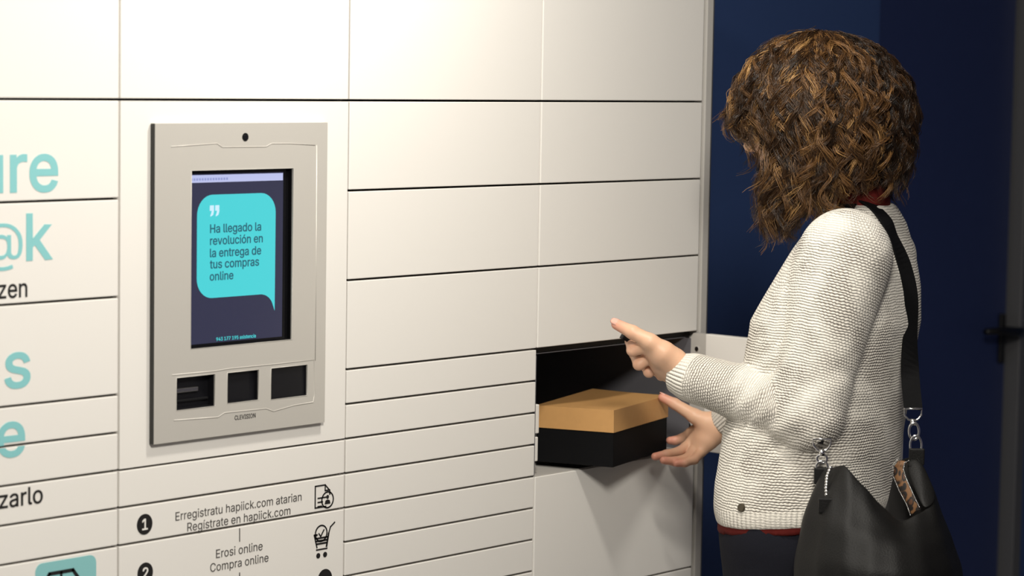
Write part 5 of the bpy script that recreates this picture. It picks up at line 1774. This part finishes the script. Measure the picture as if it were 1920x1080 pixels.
zipper([(0.9798,-0.7005,0.9647), (0.9787,-0.6937,0.9607), (0.9737,-0.6953,0.9515), (0.9689,-0.7036,0.9389), (0.9526,-0.7271,0.9197), (0.9397,-0.7482,0.9018)], 'zip', 0.0011)
zipper([(0.9827,-0.6794,0.9653), (0.9818,-0.6707,0.9543), (0.9763,-0.6757,0.9380), (0.9625,-0.6959,0.9196), (0.9520,-0.7167,0.9020), (0.9384,-0.7334,0.8877)], 'zip', 0.0011)
zipper([(0.8795,-0.6243,0.9558), (0.8697,-0.6255,0.9438), (0.8594,-0.6311,0.9276), (0.8534,-0.6367,0.9134)], 'zip', 0.0034, 0.0042)
# leopard strip between the two zips
za = [(0.9842,-0.6786,0.9617), (0.9835,-0.6716,0.9509), (0.9796,-0.6766,0.9361), (0.9662,-0.6955,0.9192), (0.9557,-0.7163,0.9015), (0.9422,-0.7330,0.8888)]
zb_ = [(0.9804,-0.6984,0.9627), (0.9796,-0.6924,0.9554), (0.9757,-0.6951,0.9471), (0.9697,-0.7052,0.9340), (0.9552,-0.7275,0.9162), (0.9424,-0.7485,0.8998)]
b = bmesh.new()
ra = [b.verts.new(p) for p in za]
rb = [b.verts.new(p) for p in zb_]
rm = [b.verts.new(tuple((A3(p) + A3(q)) / 2 + A3((0.006, 0.006, 0)))) for p, q in zip(za, zb_)]
for A_, B_ in ((ra, rm), (rm, rb)):
    for k in range(len(A_) - 1):
        b.faces.new([A_[k], A_[k + 1], B_[k + 1], B_[k]])
lp_ = bm_link('leopard_gusset', b, M['leopard'], hb, 'leopard-print fabric between the zips', smooth=True)
m_ = lp_.modifiers.new('thickness', 'SOLIDIFY')
m_.thickness = 0.001
# zip end tab
zc = A3((0.8420,-0.6447,0.9043))
b = bmesh.new()
add_box(b, -0.0125, 0.0125, -0.004, 0.004, -0.012, 0.012, 0.002)
b.transform(Matrix.Translation(Vector(zc)) @ Matrix.Rotation(R(-48), 4, 'Z'))
bm_link('zip_tab', b, M['leather'], hb, 'leather tab at the zip end')


def chain(pts_top, pts_bot, depth_axis, name):
    """ring, swivel snap hook and lower ring between strap end and bag"""
    pass


camR = A3((0.66246, -0.74891, 0.01655))
camU = A3((0.05344, 0.06928, 0.99616))


def snap_hook(top, ring_c, bot, tag_):
    top, ring_c, bot = A3(top), A3(ring_c), A3(bot)
    b = bmesh.new()
    # upper D ring: flat bar and arc
    D = [top + camR * x_ + camU * z_ for x_, z_ in ((-0.014, 0.004), (0.014, 0.004), (0.013, -0.006), (0.007, -0.013), (0, -0.015), (-0.007, -0.013), (-0.013, -0.006))]
    add_tube(b, D, 0.0017, 8, closed=True)
    bm_link('d_ring', b, M['chrome'], hb, 'chrome ring at the strap end', smooth=True)
    b = bmesh.new()
    add_tube(b, [top - camU * 0.012, top - camU * 0.022], [0.0036, 0.0050], 10)
    body_c = (top - camU * 0.020 + ring_c) / 2
    hl = np.linalg.norm(top - camU * 0.020 - ring_c) / 2
    add_tube(b, ring_pts(body_c, camR, camU, 0.0078, hl, 20), 0.0022, 8, closed=True)
    bm_link('snap_hook', b, M['chrome'], hb, 'chrome snap hook', smooth=True)
    b = bmesh.new()
    rc_ = (ring_c + bot) / 2
    add_tube(b, ring_pts(rc_, camR, camU, 0.0090, np.linalg.norm(ring_c - bot) / 2 + 0.003, 20), 0.0019, 8, closed=True)
    bm_link('bag_ring', b, M['chrome'], hb, 'chrome ring on the bag', smooth=True)
    b = bmesh.new()
    add_box(b, -0.012, 0.012, -0.004, 0.004, -0.020, 0.006, 0.002)
    b.transform(Matrix.Translation(Vector(bot)) @ Matrix.Rotation(R(-48), 4, 'Z'))
    bm_link('ring_tab', b, M['leather'], hb)


snap_hook((1.0342,-0.6713,1.0337), (1.0214,-0.6847,0.9936), (1.0108,-0.6950,0.9741), 'back')
snap_hook((0.9060,-0.5893,0.9896), (0.9042,-0.5916,0.9567), (0.9019,-0.5936,0.9439), 'front')

# strap: follows the sweater over the shoulder


def torso_only(P_):
    d = smin(torso(P_), sleeves(P_)[0], 0.020)
    return d + creases(P_)


path = [((1.0344,-0.6711,1.0362), 0), ((1.0936,-0.6258,1.0843), 0), ((1.1354,-0.5903,1.1382), 1), ((1.1426,-0.5756,1.1970), 1), ((1.1396,-0.5655,1.2483), 1), ((1.1255,-0.5590,1.2916), 1),
        ((1.1161,-0.5449,1.3186), 1), ((1.1123,-0.5235,1.3332), 1), ((1.1153,-0.4957,1.3395), 1)]
front = []
c_ = A3((SX[-2], SY[-2], SZ[-2]))
for f_, l_, z in ((-0.010, 0.090, 1.325), (-0.035, 0.135, 1.27), (-0.055, 0.165, 1.19), (-0.055, 0.172, 1.12), (-0.050, 0.176, 1.05), (-0.030, 0.180, 1.00)):
    cc = A3((np.interp(z, SZ, SX), np.interp(z, SZ, SY), z))
    front.append((cc + FW * f_ + LF * l_, 2))
front.append((A3((0.9278,-0.5781,0.9970)), 0))
sp, sn = [], []
for p, k in path + front:
    p = A3(p, dtype=float)
    if k == 1:
        q, g = snap(p, sweater_f, 0.004)
    elif k == 2:
        q, g = snap(p, lambda Q: torso(Q), 0.004)
    else:
        q, g = p, None
    sp.append(q)
    sn.append(g)
TOCAM = A3((-0.747, -0.659, 0.086))
for k in range(len(sn)):
    if sn[k] is None:
        nb = [s_ for s_ in sn if s_ is not None]
        sn[k] = TOCAM if k < 5 else nb[-1]
    elif k < 5:
        sn[k] = sn[k] / np.linalg.norm(sn[k]) + TOCAM * (1.6 - 0.25 * k)
        sn[k] = sn[k] / np.linalg.norm(sn[k])
sp, sn = A3(sp), A3(sn)
# resample
tq = np.linspace(0, len(sp) - 1, 90)


def cr_interp(arr, tq):
    out = []
    for x_ in tq:
        i = min(int(x_), len(arr) - 2)
        f_ = x_ - i
        p0, p1, p2, p3 = arr[max(i - 1, 0)], arr[i], arr[i + 1], arr[min(i + 2, len(arr) - 1)]
        out.append(0.5 * ((2 * p1) + (p2 - p0) * f_ + (2 * p0 - 5 * p1 + 4 * p2 - p3) * f_ ** 2 + (3 * p1 - p0 - 3 * p2 + p3) * f_ ** 3))
    return A3(out)


cs_, ns_ = cr_interp(sp, tq), cr_interp(sn, tq)
tg = np.gradient(cs_, axis=0)
tg /= np.linalg.norm(tg, axis=1)[:, None]
ns_ -= (ns_ * tg).sum(1)[:, None] * tg
ns_ /= np.linalg.norm(ns_, axis=1)[:, None]
ws_ = np.cross(tg, ns_)
b = bmesh.new()
rows = []
for c, n, w in zip(cs_, ns_, ws_):
    rows.append([b.verts.new(c + w * s_ * 0.0145 + n * q) for s_, q in ((-1, 0.0), (1, 0.0), (1, 0.0028), (-1, 0.0028))])
for A_, B_ in zip(rows[:-1], rows[1:]):
    for k in range(4):
        b.faces.new([A_[k], A_[(k + 1) % 4], B_[(k + 1) % 4], B_[k]])
b.faces.new(rows[0])
b.faces.new(list(reversed(rows[-1])))
bm_link('shoulder_strap', b, M['strap'], hb, 'wide black webbing strap over the shoulder')
